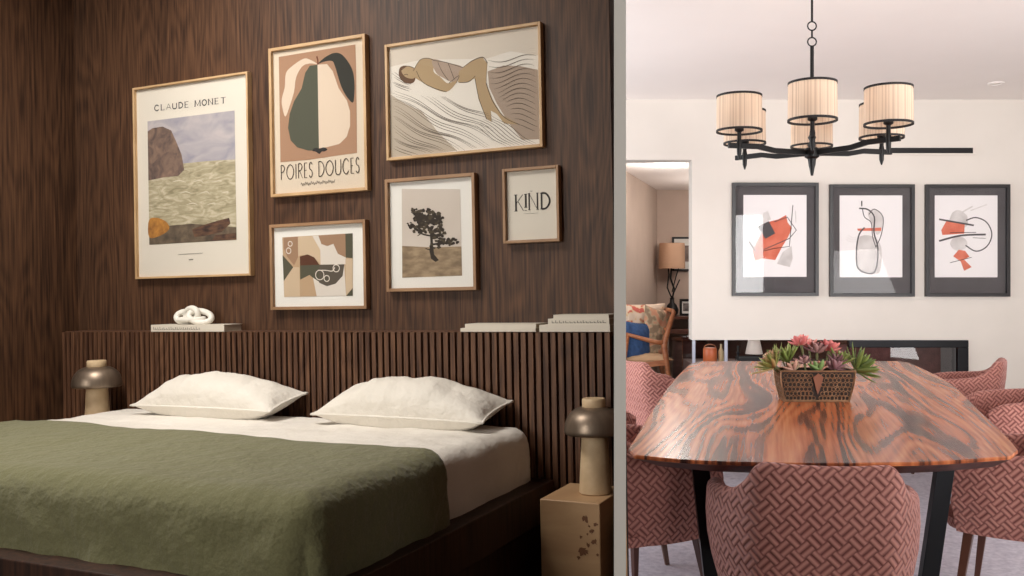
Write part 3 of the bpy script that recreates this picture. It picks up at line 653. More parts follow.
# ---------------- three abstract pictures
def dframe(label, px0, py0, px1, py1, org, shapes):
    a, b = P(px0, py0, YW), P(px1, py1, YW); W, H = b.x - a.x, a.z - b.z
    A = Art([(px0, py0), (px1, py0), (px1, py1), (px0, py1)], W, H, org, 4.61)
    A.y = -.0100; shapes(A)
    framed(label, None, W, H, .028, M_blackf, M_dmount, A, Matrix.Translation(((a.x + b.x) / 2, YW, (a.z + b.z) / 2)), depth=.035, group='black framed abstracts on the dining room wall')
c_red = nmat('coral_wash', (196, 92, 68), (222, 128, 104), 9, (1, 1, 1), .85, 0); c_g1 = flat('charcoal_wash', (78, 74, 76)); c_g2 = nmat('pale_grey_wash', (186, 180, 178), (222, 217, 215), 9, (1, 1, 1), .85, 0)
def s1(A):
    A.fill([(88, 88), (379, 88), (379, 465), (88, 465)], M_wpaper)
    A.fill([(150, 190), (200, 160), (215, 200), (160, 228)], c_g2); A.fill([(270, 350), (310, 322), (315, 380), (302, 420), (242, 405)], c_g2, step=False)
    A.fill([(150, 300), (170, 265), (205, 212), (250, 200), (285, 180), (292, 215), (312, 240), (295, 280), (262, 335), (235, 388), (180, 380), (140, 395), (130, 345)], c_red)
    A.fill([(152, 235), (205, 208), (235, 265), (190, 290)], c_g1)
    A.line([(316, 135), (308, 230), (300, 325), (225, 335), (158, 352)], .006, M_ink, sm=False, step=True); A.line([(230, 212), (290, 190), (332, 250), (300, 288), (158, 350)], .007, c_g1, sm=False)
    A.line([(112, 300), (152, 356)], .018, c_g1, sm=False); A.line([(328, 160), (330, 215)], .005, c_g2, sm=False)
def s2(A):
    A.fill([(70, 90), (359, 90), (359, 467), (70, 467)], M_wpaper)
    A.fill([(155, 290), (220, 278), (262, 330), (255, 440), (215, 445), (150, 420)], c_g2, sm=True); A.fill([(200, 170), (230, 155), (268, 185), (262, 250), (240, 270), (215, 215)], c_g2, sm=True, step=False)
    A.fill([(150, 243), (262, 238), (262, 254), (155, 253)], c_red)
    A.line([(172, 115), (172, 140)], .010, M_ink, sm=False, step=True)
    A.line([(160, 150), (200, 155), (230, 190), (228, 260), (246, 330), (240, 420), (215, 450), (155, 425), (148, 340), (160, 270), (185, 238)], .012, c_g1)
    A.line([(175, 150), (185, 190), (215, 215), (222, 280), (238, 330)], .007, c_g1); A.line([(205, 178), (230, 153), (270, 190), (262, 270), (236, 330)], .007, c_g1)
    for i in range(3): A.line([(100 + i * 5, 290 - i * 9), (120 + i * 5, 304 - i * 9), (148, 302 - i * 10)], .003, c_g2)
def s3(A):
    A.fill([(70, 90), (359, 90), (359, 467), (70, 467)], M_wpaper); rn = random.Random(2)
    A.fill(blob((180, 205), 48, 48, rn, 14, .15), c_g2, sm=True); A.fill(blob((180, 312), 42, 38, rn, 14, .15), c_g2, sm=True, step=False)
    A.fill([(100, 250), (125, 205), (208, 222), (206, 266), (105, 272)], c_red); A.fill([(155, 370), (180, 340), (210, 345), (230, 372), (205, 385), (240, 420), (205, 437), (190, 395)], c_red, step=False)
    A.line([(90, 200), (170, 214), (250, 228)], .014, c_g1, step=True); A.line([(90, 300), (190, 275), (305, 270)], .015, c_g1); A.line([(140, 262), (260, 260)], .005, M_ink, sm=False); A.line([(245, 285), (305, 288)], .004, c_g1, sm=False)
    A.line([(215, 205), (260, 192), (310, 215), (333, 270), (310, 325), (260, 347), (212, 320)], .010, c_g1); A.line([(140, 400), (240, 375)], .005, M_ink, sm=False)
    A.line([(195, 168), (245, 140)], .012, c_g2, sm=False); A.line([(235, 160), (310, 132)], .008, c_g2, sm=False)
dframe('left abstract in a black frame, coral wash with a grey square', 731.6, 183, 817.7, 296, (724, 176), s1)
dframe('middle abstract in a black frame, tall looping line with coral bar', 828.8, 184.7, 913.4, 296.6, (824, 176), s2)
dframe('right abstract in a black frame, open ring and two coral patches', 924.4, 184.7, 1008.4, 296.6, (919, 176), s3)

# ---------------- fireplace
fp = thing('glass_fireplace', 'long see-through fireplace with black frame under the pictures', 'fireplace', Matrix.Translation(((XF0 + XF1) / 2, YW, zs)))
hx = (XF1 - XF0) / 2; fh = zf - zs
xs = P(848, 0, YW).x - (XF0 + XF1) / 2
MB().box((-hx + .005, .05, 0), (xs - .02, .545, HC - 78 / FP * (YW + .2) - zs)).build('hearth_ledge', mat('dark_hearth', (58, 44, 42), .5), fp)
m = MB(); m.box((xs, -.03, fh - .06), (hx, .02, fh)); m.box((hx - .085, -.03, -.25), (hx, .02, fh - .06)); m.build('surround', M_steel, fp, bevel=.003)
MB().box((-hx, .55, 0), (hx, .58, fh)).build('rear_glass', glass_pane('smoked_glass', (205, 190, 188)), fp)
MB().box((xs, .3, 0), (hx - .085, .32, fh - .06)).build('burner_back', nmat('pink_reflection_tint', (112, 72, 70), (156, 108, 104), 14, (1, 1, 1), .35, .1), fp)  # pinkish tone is the velvet chairs' reflection painted onto this panel
MB().box((xs + .05, .08, 0), (hx - .2, .2, .03)).build('burner_tray', M_steel, fp, bevel=.004)
MB().box((xs, .03, 0), (hx - .085, .036, fh - .06)).build('front_glass', glass_pane('fire_glass', (225, 220, 220), 1.7), fp)
for u in (695, 727.5):
    x = P(u, 0, YW).x - (XF0 + XF1) / 2; MB().box((x - .012, .06, 0), (x + .012, .084, fh)).build('glass_edge', mat('pale_glass_edge', (176, 180, 196), .15), fp)
# small things on the hearth
def on_hearth(u, Y): return Matrix.Translation((rx(u, Y), Y, HC - 78 / FP * (YW + .2)))
t = thing('copper_lantern', 'round copper lantern at the left of the hearth', 'lantern', on_hearth(710, YW + .2))
MB().lathe([(.05, 0), (.058, .01), (.058, .105), (.052, .12)], 24).build('body', nmat('copper', (190, 92, 52), (214, 122, 78), 9, (1, 1, 1), .4, .1), t, auto=40)
m = MB(); m.tube([(.05 * math.cos(i / 8 * math.pi), 0, .118 + .03 * math.sin(i / 8 * math.pi)) for i in range(9)], .004, 6); m.build('handle', M_teak, t, smooth=True)
t = MB().lathe([(.018, 0), (.022, .01), (.022, .09), (.009, .12), (.009, .15)], 18).build('bottle', mat('cream_glaze', (222, 196, 150), .3), auto=40); place(t, on_hearth(721, YW + .2)); tag(t, 'slim cream bottle beside the copper lantern', 'bottle')
t = thing('candlestick', 'black candlestick standing on the hearth', 'candlestick', on_hearth(738, YW + .2))
MB().lathe([(.03, 0), (.03, .008), (.01, .02), (.012, .07), (.022, .08)], 18).build('stem', M_iron, t, auto=40); MB().lathe([(.011, .08), (.011, .135)], 12).build('candle', M_iron, t)
t = thing('tray', 'low black tray on the hearth behind the succulents', 'tray', on_hearth(756, YW + .26))
MB().box((-.16, -.08, .006), (.16, .08, .014)).build('base', M_iron, t); m = MB(); m.box((-.16, -.08, .014), (-.15, .08, .04)); m.box((.15, -.08, .014), (.16, .08, .04)); m.box((-.15, -.08, .014), (.15, -.07, .04)); m.box((-.15, .07, .014), (.15, .08, .04)); m.build('rim', M_iron, t)
t = thing('small_lamp', 'little white table lamp on the hearth left of the flowers', 'lamp', on_hearth(754, YW + .43))
MB().lathe([(.03, 0), (.03, .01), (.008, .02), (.008, .06)], 16).build('foot', M_iron, t, auto=40); MB().lathe([(.075, .05), (.05, .17)], 24).build('shade', mat('white_linen_shade', (232, 220, 212), .8), t, auto=40)

# ---------------- dining table
TZ = HC - .551
def tp(u, v): 
    Y = .551 * FP / (v - CY); return (rx(u, Y), Y)
left = [tp(628, 449), tp(640, 430), tp(652, 411), tp(673, 381), tp(690, 364)]
far = [tp(700, 361.3), tp(800, 361), tp(898, 361)]
right = [tp(909, 362.5), tp(947, 381), tp(980, 411), tp(1007, 437), tp(1018, 450)]
near = [tp(1011, 456), tp(930, 461.5), tp(815, 463), tp(700, 460.5), tp(634, 455)]
out = smooth_line(left, 4) + smooth_line(far, 4) + smooth_line(right, 4) + smooth_line(near, 5)
ctr = tp(815, 410)
tb = thing('dining_table', 'long glossy rosewood dining table on black steel legs', 'table', T3(ctr[0], ctr[1], 0))
poly = [(x - ctr[0], y - ctr[1]) for x, y in out]
under = [(x * .985, y * .99) for x, y in poly]
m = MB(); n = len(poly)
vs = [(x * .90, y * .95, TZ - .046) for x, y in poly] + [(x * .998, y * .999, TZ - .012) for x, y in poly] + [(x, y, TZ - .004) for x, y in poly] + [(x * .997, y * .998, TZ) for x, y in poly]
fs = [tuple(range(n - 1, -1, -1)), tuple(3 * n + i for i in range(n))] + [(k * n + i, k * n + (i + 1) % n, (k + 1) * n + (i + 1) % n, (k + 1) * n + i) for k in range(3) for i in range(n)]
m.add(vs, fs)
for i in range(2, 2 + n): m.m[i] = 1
m.build('tabletop', [M_rose, nmat('rosewood_shaded_edge', (58, 28, 22), (112, 58, 40), 30, (1, .3, .3), .45, 0)], tb, auto=35)  # undercut edge: its shade is put into a darker rosewood colour
def legframe(Y, uL, uR, kL, kR, w=.06):
    xl, xr = rx(uL, Y) - ctr[0], rx(uR, Y) - ctr[0]; y = Y - ctr[1]; zt = TZ - .051
    for a_, b_ in ((xl, xl + kL), (xr, xr + kR)): 
        MB().bar((a_, y, zt), (b_, y, .02), .035, w, up=(1, 0, 0)).build('leg', M_steel, tb, bevel=.002)
    m = MB(); m.bar((xl, y, zt - .012), (xr, y, zt - .012), .07, .02); m.build('crossbar', M_steel, tb)
    m = MB(); m.bar((xl + kL, y, .022), (xr + kR, y, .022), .07, .02); m.build('foot_bar', M_steel, tb)
legframe(3.1, 699, 946, .075, -.10)
legframe(5.6, 742, 890, .09, -.09)

# ---------------- velvet tub chairs
def cat(P_, t):
    n = len(P_) - 1; x = t * n; i = min(int(x), n - 1); f = x - i; g = lambda j: P_[min(max(j, 0), n)]
    a, b, c, d = g(i - 1), g(i), g(i + 1), g(i + 2)
    return [.5 * (2 * b[q] + (c[q] - a[q]) * f + (2 * a[q] - 5 * b[q] + 4 * c[q] - d[q]) * f * f + (3 * b[q] - a[q] - 3 * c[q] + d[q]) * f ** 3) for q in range(len(b))]
HALF = [(0, -.295, .795), (.09, -.294, .797), (.165, -.285, .800), (.205, -.265, .790), (.238, -.225, .735), (.275, -.16, .695), (.312, -.06, .682), (.325, .06, .672), (.318, .17, .655), (.30, .235, .62)]
def make_chair(label):
    root = thing('tub_chair', label, 'chair', Matrix.Identity(4), 'pink velvet tub chairs around the table')
    NT = 72; full = []
    for i in range(NT + 1):
        s = i / NT * 2 - 1; x, y, z = cat(HALF, abs(s)); full.append((math.copysign(1, s) * x, y, z))
    zb = .36; vs = []; uvs = []; arc = 0
    prof_n = 15
    for i, (x, y, zt) in enumerate(full):
        if i: arc += math.hypot(x - full[i - 1][0], y - full[i - 1][1])
        a = Vector(full[max(i - 1, 0)][:2]); b = Vector(full[min(i + 1, NT)][:2]); d = (b - a).normalized(); nrm = Vector((d.y, -d.x))     # outward
        th = .058; r = th / 2
        sec = []
        for k in range(5): f = k / 4; z = zb + (zt - r - zb) * f; sec.append((-.035 * (1 - f) ** 1.4 + .012 * math.sin(math.pi * f), z))
        for k in range(1, 6): t = k / 6 * math.pi; sec.append((-r + r * math.cos(t), zt - r + r * math.sin(t)))
        for k in range(5): f = k / 4; z = (zt - r) + (.42 - zt + r) * f; sec.append((-th - .02 * f, z))
        va = 0; pr = sec[0]
        for q_ in sec:
            va += math.hypot(q_[0] - pr[0], q_[1] - pr[1]); pr = q_
            lean = -.10 * max(0, (q_[1] - .45)) * max(0, -y / .3) ** 2 
            vs.append((x + nrm.x * q_[0] , y + nrm.y * q_[0] + lean, q_[1])); uvs.append((arc, va))
    S = len(sec); m = MB()
    fs = [(i * S + j, i * S + j + 1, (i + 1) * S + j + 1, (i + 1) * S + j) for i in range(NT) for j in range(S - 1)]
    fs += [tuple(range(S)), tuple(NT * S + j for j in range(S - 1, -1, -1))]
    m.add(vs, fs); o = m.build('backrest', M_velvet, root, auto=60)
    uvl = o.data.uv_layers.new(name='UVMap')
    for lp in o.data.loops: uvl.data[lp.index].uv = uvs[lp.vertex_index]
    # seat cushion
    st = []
    for i in range(40):
        t = i / 40 * 2 * math.pi; c, s = math.cos(t), math.sin(t); st.append((.255 * math.copysign(abs(c) ** .5, c), .01 + .265 * math.copysign(abs(s) ** .5, s)))
    def stack(levels):
        vs = [(x * k, y * k, z) for k, z in levels for x, y in st]; n = 40
        f = [(a * n + i, a * n + (i + 1) % n, (a + 1) * n + (i + 1) % n, (a + 1) * n + i) for a in range(len(levels) - 1) for i in range(n)] + [tuple(range(n - 1, -1, -1)), tuple((len(levels) - 1) * n + i for i in range(n))]
        mm = MB(); mm.add(vs, f); return mm
    o = stack([(.93, .40), (.99, .415), (1, .45), (.97, .475), (.85, .487), (.4, .492)]).build('seat_cushion', M_velvet, root, auto=50)
    uvl = o.data.uv_layers.new(name='UVMap')
    for lp in o.data.loops: v = o.data.vertices[lp.vertex_index].co; uvl.data[lp.index].uv = (v.x, v.y + v.z)
    o = stack([(.86, .345), (1.04, .36), (1.07, .40)]).build('seat_base', M_velvet, root, auto=50)
    uvl = o.data.uv_layers.new(name='UVMap')
    for lp in o.data.loops: v = o.data.vertices[lp.vertex_index].co; uvl.data[lp.index].uv = (v.x + v.y, v.z)
    for sx in (-1, 1):
        for sy in (-1, 1): MB().bar((sx * .20, sy * .19, .35), (sx * .255, sy * .235, .013), .036, .036, up=(0, 1, 0), w2=.02, h2=.02).build('leg', M_legw, root, bevel=.002)
    return root
front = make_chair('pink tub chair in front, its back to the viewer at the table end')
front.matrix_world = T3(.795, 2.80, 0, R(-8)) 
spots = [(.26, 3.48, -58, 'pink tub chair nearest on the left side, mostly below the table edge'),
         (.22, 4.30, -80, 'pink tub chair in the middle of the left side, cut by the post'),
         (.74, 6.05, -66, 'pink tub chair farthest along the left side, before the wooden armchair'),
         (1.86, 3.50, 56, 'pink tub chair nearest on the right side, mostly below the table edge'),
         (2.62, 5.05, 78, 'pink tub chair in the middle of the right side, at the picture edge'),
         (2.74, 6.15, 60, 'pink tub chair farthest along the right side, before the fireplace end')]
for x, y, a_, lb in spots:
    c = copy_tree(front); c['label'] = lb; c.matrix_world = T3(x, y, 0, R(a_))

# ---------------- planter with succulents
pY = .551 * FP / (402 - CY) ; pX = rx(817.5, pY)
pl = thing('planter_box', 'bronze filigree trough planter in the middle of the table', 'planter', T3(pX, pY + .06, TZ, R(-2)))
h0, h1, wz = .148, .172, .145; y0, y1 = .06, .082
def tro(z, k=0): f = z / wz; return (h0 + (h1 - h0) * math.sin(f * math.pi / 2) - k, y0 + (y1 - y0) * f - k)
m = MB()
zs_ = [0, .03, .06, .09, .12, wz]; vs = []
for z in zs_: a_, b_ = tro(z, .006); vs += [(-a_, -b_, z + .001), (a_, -b_, z + .001), (a_, b_, z + .001), (-a_, b_, z + .001)]
fs = [(k * 4 + i, k * 4 + (i + 1) % 4, (k + 1) * 4 + (i + 1) % 4, (k + 1) * 4 + i) for k in range(5) for i in range(4)] + [(3, 2, 1, 0)]
m.add(vs, fs); m.build('liner', mat('dark_bronze_liner', (46, 32, 24), .7), pl)
m = MB(); rnd = random.Random(7)       # filigree: rings, curls and rims standing off the liner
def onface(fx, fz, side):
    z = .008 + fz * (wz - .018); a_, b_ = tro(z)
    return [(fx * (a_ - .006), -b_, z), (a_, fx * b_ * .9, z), (fx * a_, b_, z), (-a_, fx * b_ * .9, z)][side]
for side, cols in ((0, 17), (1, 8), (2, 17), (3, 8)):
    for i in range(cols):
        for j in range(6):
            fx = -1 + (2 * i + 1 + (j % 2) * .6) / cols; fz = (j + .5) / 6
            if abs(fx) > .97: continue
            if side == 0 and abs(fx) < .12 * (1 - abs(fz - .6)) + .02: continue
            rr = (.0085 + .003 * rnd.random()); ph = rnd.random() * 6
            p0 = onface(fx, fz, side)
            pts = []
            for t in range(9):
                a_ = ph + t / 9 * 2 * math.pi; dx, dz = rr * math.cos(a_), rr * math.sin(a_)
                pts.append((p0[0] + (dx if side % 2 == 0 else 0), p0[1] + (dx if side % 2 else 0), p0[2] + dz))
            m.tube(pts, .0019, 5, closed=True)
for z, r_ in ((.004, .006), (wz, .0045)):
    a_, b_ = tro(z); m.tube([(-a_, -b_, z), (a_, -b_, z), (a_, b_, z), (-a_, b_, z)], r_, 8, closed=True)
for sx in (-1, 1):
    for sy in (-1, 1): m.tube([(sx * tro(z)[0], sy * tro(z)[1], z) for z in zs_], .004, 6)
pd = MB(); pd.prism([(-.024, wz * .82), (0, wz * .95), (.024, wz * .82), (.010, wz * .45), (0, wz * .25), (-.010, wz * .45)], -.003, .003, T=Matrix.Translation((0, -.069, 0)) @ Matrix.Rotation(R(90 + 6), 4, 'X')); pd.build('leaf_emblem', mat('copper_emblem', (134, 84, 62), .75), pl)
m.build('filigree', nmat('aged_bronze', (112, 82, 58), (160, 120, 88), 20, (1, 1, 1), .4, .1, metal=.5), pl, auto=40)
MB().box((-.155, -.068, .115), (.155, .068, .128)).build('soil', mat('dark_soil', (44, 32, 26), .95), pl)
def rosette(label, x, y, z, rad, n, c1, c2, tilt=(0, 0), open_=1.0, wide=.34, name='succulent', catg='succulent', seed=0, stemz=.12):
    root = thing(name, label, catg, pl.matrix_world @ Matrix.Translation((x, y, z)) @ Matrix.Rotation(R(tilt[0]), 4, 'X') @ Matrix.Rotation(R(tilt[1]), 4, 'Y'), 'succulents planted in the bronze trough')
    rn = random.Random(seed); m = MB()
    for i in range(n):
        a_ = i * 2.39996; f = (i + .5) / n; el = R(78 - 66 * f * open_) ; L_ = rad * (.45 + .55 * f) * (.9 + .2 * rn.random()); w = rad * wide * (.55 + .45 * f)
        D = Vector((math.cos(a_), math.sin(a_), 0)); U = Vector((0, 0, 1)); Sd = D.cross(U)
        vs = []; K = 6
        for k in range(K + 1):
            t = k / K; e = el + .5 * t * (1 if f > .4 else -.3); c = D * (L_ * t * math.cos(el)) + U * (L_ * (t * math.sin(el) + .10 * t * t)); ww = w * (math.sin(math.pi * min(1, (t * .8 + .16))) ** .8) * (1 if k < K else .05); th = ww * .28
            nn = (U * math.cos(el) - D * math.sin(el))
            vs += [c + Sd * ww / 2, c + nn * th * .2 - nn * th, c - Sd * ww / 2, c + nn * th * .35]
        fs = [(k * 4 + j, k * 4 + (j + 1) % 4, (k + 1) * 4 + (j + 1) % 4, (k + 1) * 4 + j) for k in range(K) for j in range(4)] + [(K * 4, K * 4 + 1, K * 4 + 2, K * 4 + 3), (3, 2, 1, 0)]
        m.add(vs, fs, 0 if (i % 3) else 1)
    m.build('leaves', [mat('leaf_%d_%d_%d' % c1, c1, .5), mat('leaf_%d_%d_%d' % c2, c2, .5)], root, smooth=True)
    MB().tube([(0, 0, .01), (0, 0, -stemz * .3)], rad * .09, 8).build('stem', mat('leaf_stem', (96, 96, 58), .7), root)
    return root
GR, GR2, PK, PK2, PU, PU2 = (122, 138, 70), (150, 160, 92), (206, 110, 108), (226, 150, 140), (128, 88, 92), (168, 126, 122)
rosette('large spiky green succulent spilling over the right end of the trough', .19, -.02, .145, .14, 46, GR, (96, 116, 58), (-10, 55), .95, .2, seed=1)
rosette('upright green succulent behind the right end of the trough', .125, .03, .165, .11, 34, GR2, GR, (0, 20), .75, .22, seed=2)
rosette('spiky olive succulent hanging over the left end of the trough', -.185, -.01, .155, .13, 38, (132, 134, 70), (168, 140, 88), (-8, -48), .95, .2, seed=3)
rosette('tall green pointed succulent at the back left of the trough', -.115, .03, .175, .115, 32, GR, GR2, (0, -12), .6, .2, seed=4)
rosette('coral flower head standing highest over the trough', -.055, .02, .262, .068, 24, PK, PK2, (-20, -6), .9, .6, 'flower_head', 'flower', 5, .35)
rosette('coral flower head right of the highest one', .075, .02, .235, .068, 24, PK, (214, 124, 118), (-20, 16), .9, .6, 'flower_head', 'flower', 6, .3)
rosette('mauve rosette in the top centre of the trough', .022, .03, .222, .078, 32, PU2, PU, (-15, 4), .9, .4, seed=7)
rosette('small pink and cream rosette at the far left edge', -.20, .03, .20, .048, 18, PK2, (224, 196, 160), (-20, -30), .9, .55, seed=8)
rosette('pale pink rosette at the front left rim', -.105, -.05, .145, .06, 26, (196, 150, 132), (156, 138, 104), (-30, -14), .9, .45, seed=9)
rosette('bright green rosette at the front centre rim', .012, -.056, .148, .058, 26, (118, 146, 84), (190, 130, 110), (-34, 0), .9, .5, seed=10)
rosette('dusky purple rosette at the front right rim', .085, -.05, .15, .066, 30, PU, (146, 98, 100), (-28, 12), .9, .45, seed=11)
rosette('purple grey rosette between the front left and centre rims', -.05, -.02, .175, .056, 26, PU2, PU, (-25, -5), .9, .45, seed=12)
rosette('dark mauve rosette behind the front right rim', .105, 0, .175, .062, 28, PU, PU2, (-20, 14), .9, .42, seed=13)

rosette('coral flower head behind the mauve rosette, upper middle of the trough', -.01, .05, .25, .056, 22, PK, PK2, (-20, 0), .9, .6, 'flower_head', 'flower', 15, .3)
rosette('soft pink flower head low behind the left green spikes', -.145, .045, .20, .045, 20, PK2, (220, 170, 150), (-20, -20), .9, .6, 'flower_head', 'flower', 16, .3)
rosette('mauve pink rosette between the two right coral flowers and the green spikes', .115, .04, .2, .05, 26, PU2, PK2, (-20, 14), .9, .45, seed=17)
# ---------------- chandelier
cY = 4.3; cX = rx(812, cY); ZH = HC + (CY - 153) / FP * cY     # hub
ch = thing('chandelier', 'black iron chandelier with six pleated cream drum shades', 'chandelier', T3(cX, cY, ZH))
def pleat():
    m = mat('pleated_silk', (230, 208, 186), .8); nt = m.node_tree; N = nt.nodes; L = nt.links; b = N['Principled BSDF']
    b.inputs['Subsurface Weight'].default_value = 0
    uv = N.new('ShaderNodeTexCoord'); sp = N.new('ShaderNodeSeparateXYZ'); L.new(uv.outputs['UV'], sp.inputs[0])
    nz = N.new('ShaderNodeTexNoise'); nz.noise_dimensions = '1D'; nz.inputs['Scale'].default_value = 60; L.new(sp.outputs[0], nz.inputs['W'])
    cr = N.new('ShaderNodeValToRGB'); e = cr.color_ramp.elements; e[0].position = .3; e[0].color = lin((206, 180, 158)); e[1].position = .55; e[1].color = lin((234, 212, 190)); L.new(nz.outputs['Fac'], cr.inputs[0]); L.new(cr.outputs[0], b.inputs['Base Color'])
    t = N.new('ShaderNodeBsdfTranslucent'); L.new(cr.outputs[0], t.inputs['Color']); mx = N.new('ShaderNodeMixShader'); mx.inputs[0].default_value = .35; o = N['Material Output']
    L.new(b.outputs[0], mx.inputs[1]); L.new(t.outputs[0], mx.inputs[2]); L.new(mx.outputs[0], o.inputs[0])
    return m
M_pleat = pleat(); M_braid = mat('black_braid', (30, 26, 26), .7)
m = MB(); m.lathe([(.012, -.075), (.006, -.11)][::-1] + [(.016, -.06), (.02, -.03), (.035, -.02), (.035, .02), (.018, .03), (.012, .06), (.02, .075), (.012, .09), (.009, .12), (.009, .52)], 20); m.build('hub', M_iron, ch, auto=40)
# chain and ceiling rose
m = MB()
def ring(z, r_, ax): m.tube([((r_ * math.cos(i / 20 * 6.2832)) if ax else 0, 0 if ax else (r_ * math.cos(i / 20 * 6.2832)), z + r_ * math.sin(i / 20 * 6.2832)) for i in range(20)], .0035, 6, closed=True)
ring(.54, .021, 1); 
m.tube([(0, 0, .561), (0, 0, .596)], .0045, 8); ring(.617, .021, 1)
m.tube([(0, 0, .638), (0, 0, CZ - ZH - .02)], .0055, 8)
m.build('chain', M_iron, ch, auto=40)
MB().lathe([(.012, CZ - ZH - .05), (.055, CZ - ZH - .03), (.06, CZ - ZH)], 28).build('ceiling_rose', M_iron, ch, auto=40)
RC = .385; LP = []
for k in range(6):
    a_ = R(-90 + 60 * k) - math.atan2(cX, cY) + R(0.3); D = Vector((math.cos(a_), math.sin(a_), 0))
    low = k % 2
    m = MB(); zz = .0
    pts = [D * .02 + Vector((0, 0, zz)), D * .2 + Vector((0, 0, zz + .004)), D * (RC - .1) + Vector((0, 0, zz + .02)), D * (RC + .055) + Vector((0, 0, zz + .02))]
    for p_, q_ in zip(pts, pts[1:]): m.bar(p_, q_, .016, .024)
    arm = m.build('arm', M_iron, ch)
    c = D * RC
    MB().lathe([(.003, -.045), (.011, -.02), (.013, .035), (.010, .05), (.010, .085), (.022, .092), (.022, .108), (.010, .115), (.010, .15)], 14, (c.x, c.y, 0)).build('candle_holder', M_iron, ch, auto=40)
    SR, SH, SZ = .106, .164, .09
    m = MB(); n = 96; vs = []; uvs = []
    for j, (r_, z) in enumerate(((SR, SZ), (SR * .985, SZ + SH))):
        for i in range(n + 1):
            t = i / n * 2 * math.pi; rr = r_ + .0012 * (i % 2); vs.append((c.x + rr * math.cos(t), c.y + rr * math.sin(t), z)); uvs.append((i / n, j))
    m.add(vs, [(i, i + 1, n + 2 + i, n + 1 + i) for i in range(n)])
    sh = m.build('shade', M_pleat, ch, smooth=True)
    uvl = sh.data.uv_layers.new(name='UVMap')
    for lp in sh.data.loops: uvl.data[lp.index].uv = uvs[lp.vertex_index]
    for z in (SZ, SZ + SH):
        r_ = SR if z == SZ else SR * .985
        MB().lathe([(r_ - .003, z - .005), (r_ + .003, z - .005), (r_ + .003, z + .005), (r_ - .003, z + .005), (r_ - .003, z - .005)], 64, (c.x, c.y, 0), cap=False).build('braid_trim', M_braid, sh, auto=40)
    MB().lathe([(.002, .145), (.012, .15), (.018, .175), (.012, .2), (.002, .21)], 14, (c.x, c.y, 0)).build('bulb', mat('opal_bulb', (250, 240, 220), .3), ch, smooth=True)
    LP.append(Vector((cX + c.x, cY + c.y, ZH + .23)))

# ---------------- beyond the opening: console, lamp, frames, armchair
cs = thing('console_shelf', 'dark wood console shelf against the far wall', 'console', Matrix.Translation((P(720, 0, YR).x, YR, 0)))
zc = HC - 32 / FP * 11.2
MB().box((-.78, -.45, zc - .035), (.9, 0, zc)).build('top', M_legw, cs, bevel=.004); MB().box((-.72, -.43, zc - .22), (.9, -.02, zc - .16)).build('lower_shelf', M_legw, cs, bevel=.004)
m = MB(); m.box((-.76, -.43, 0), (-.72, -.02, zc - .035)); m.build('end_panel', M_taupe, cs)
lt = thing('table_lamp', 'tan drum shade lamp with a dark branching base on the console', 'lamp', Matrix.Translation((rx(672, 11.2), 11.2, zc)))
m = MB(); m.lathe([(.045, 0), (.075, .03), (.085, .08), (.06, .14), (.03, .17), (.025, .22), (.035, .23)], 20)
m.tube([(0, 0, .2), (.03, 0, .34), (-.02, 0, .48), (.0, 0, .66)], .012, 6); m.tube([(0, 0, .22), (-.06, 0, .36), (-.04, 0, .52), (-.05, 0, .66)], .009, 6); m.tube([(0, 0, .24), (.07, 0, .4), (.1, .02, .46)], .008, 6); m.tube([(0, 0, .3), (.05, 0, .5), (.09, 0, .62)], .007, 6)
m.build('base', M_iron, lt, auto=40)
MB().lathe([(.165, .60), (.165, .61), (.160, .92)], 40, cap=False).build('shade', mat('tan_shade', (196, 158, 130), .8), lt, smooth=True)
def smallframe(label, u0, v0_, u1, v1_, Y, gap, inner, fm=M_iron):
    a, b = P(u0, v0_, Y), P(u1, v1_, Y); W, H = (b.x - a.x) / 2, (a.z - b.z) / 2
    t = thing('picture_frame', label, 'picture frame', Matrix.Translation(((a.x + b.x) / 2, Y, b.z)), 'dark framed pictures on the console')
    m = MB(); k = gap; m.box((-W, -.02, 0), (-W + k, 0, 2 * H)); m.box((W - k, -.02, 0), (W, 0, 2 * H)); m.box((-W + k, -.02, 0), (W - k, 0, k)); m.box((-W + k, -.02, 2 * H - k), (W - k, 0, 2 * H)); m.build('frame', fm, t)
    MB().box((-W + k, -.008, k), (W - k, -.001, 2 * H - k)).build('mount', M_matb, t)
    MB().box((-W * .5, -.010, H * .55), (W * .5, -.008, 2 * H - H * .5)).build('photograph', inner, t)
smallframe('dark framed picture behind the tan lamp shade', 672, 237, 706, 271, 11.48, .025, nmat('dim_photo', (90, 76, 70), (150, 130, 118), 8, (1, 1, 1), .6, 0))
smallframe('small dark photo frame standing right of the lamp base', 679.5, 299, 693, 315.8, 11.3, .03, nmat('dim_photo2', (60, 54, 54), (140, 130, 126), 18, (1, 1, 1), .6, 0))
t = thing('side_cabinet', 'round dark cabinet on the floor below the console', 'cabinet', Matrix.Translation((rx(690, 10.9), 10.9, 0)))
MB().lathe([(.20, 0), (.215, .02), (.215, .60), (.20, .62)], 30).build('body', nmat('dark_lacquer', (56, 40, 40), (84, 62, 60), 5, (1, 1, 5), .35, 0), t, auto=40)
MB().lathe([(.225, .62), (.225, .645), (.21, .65)], 30).build('top', M_legw, t, auto=40)
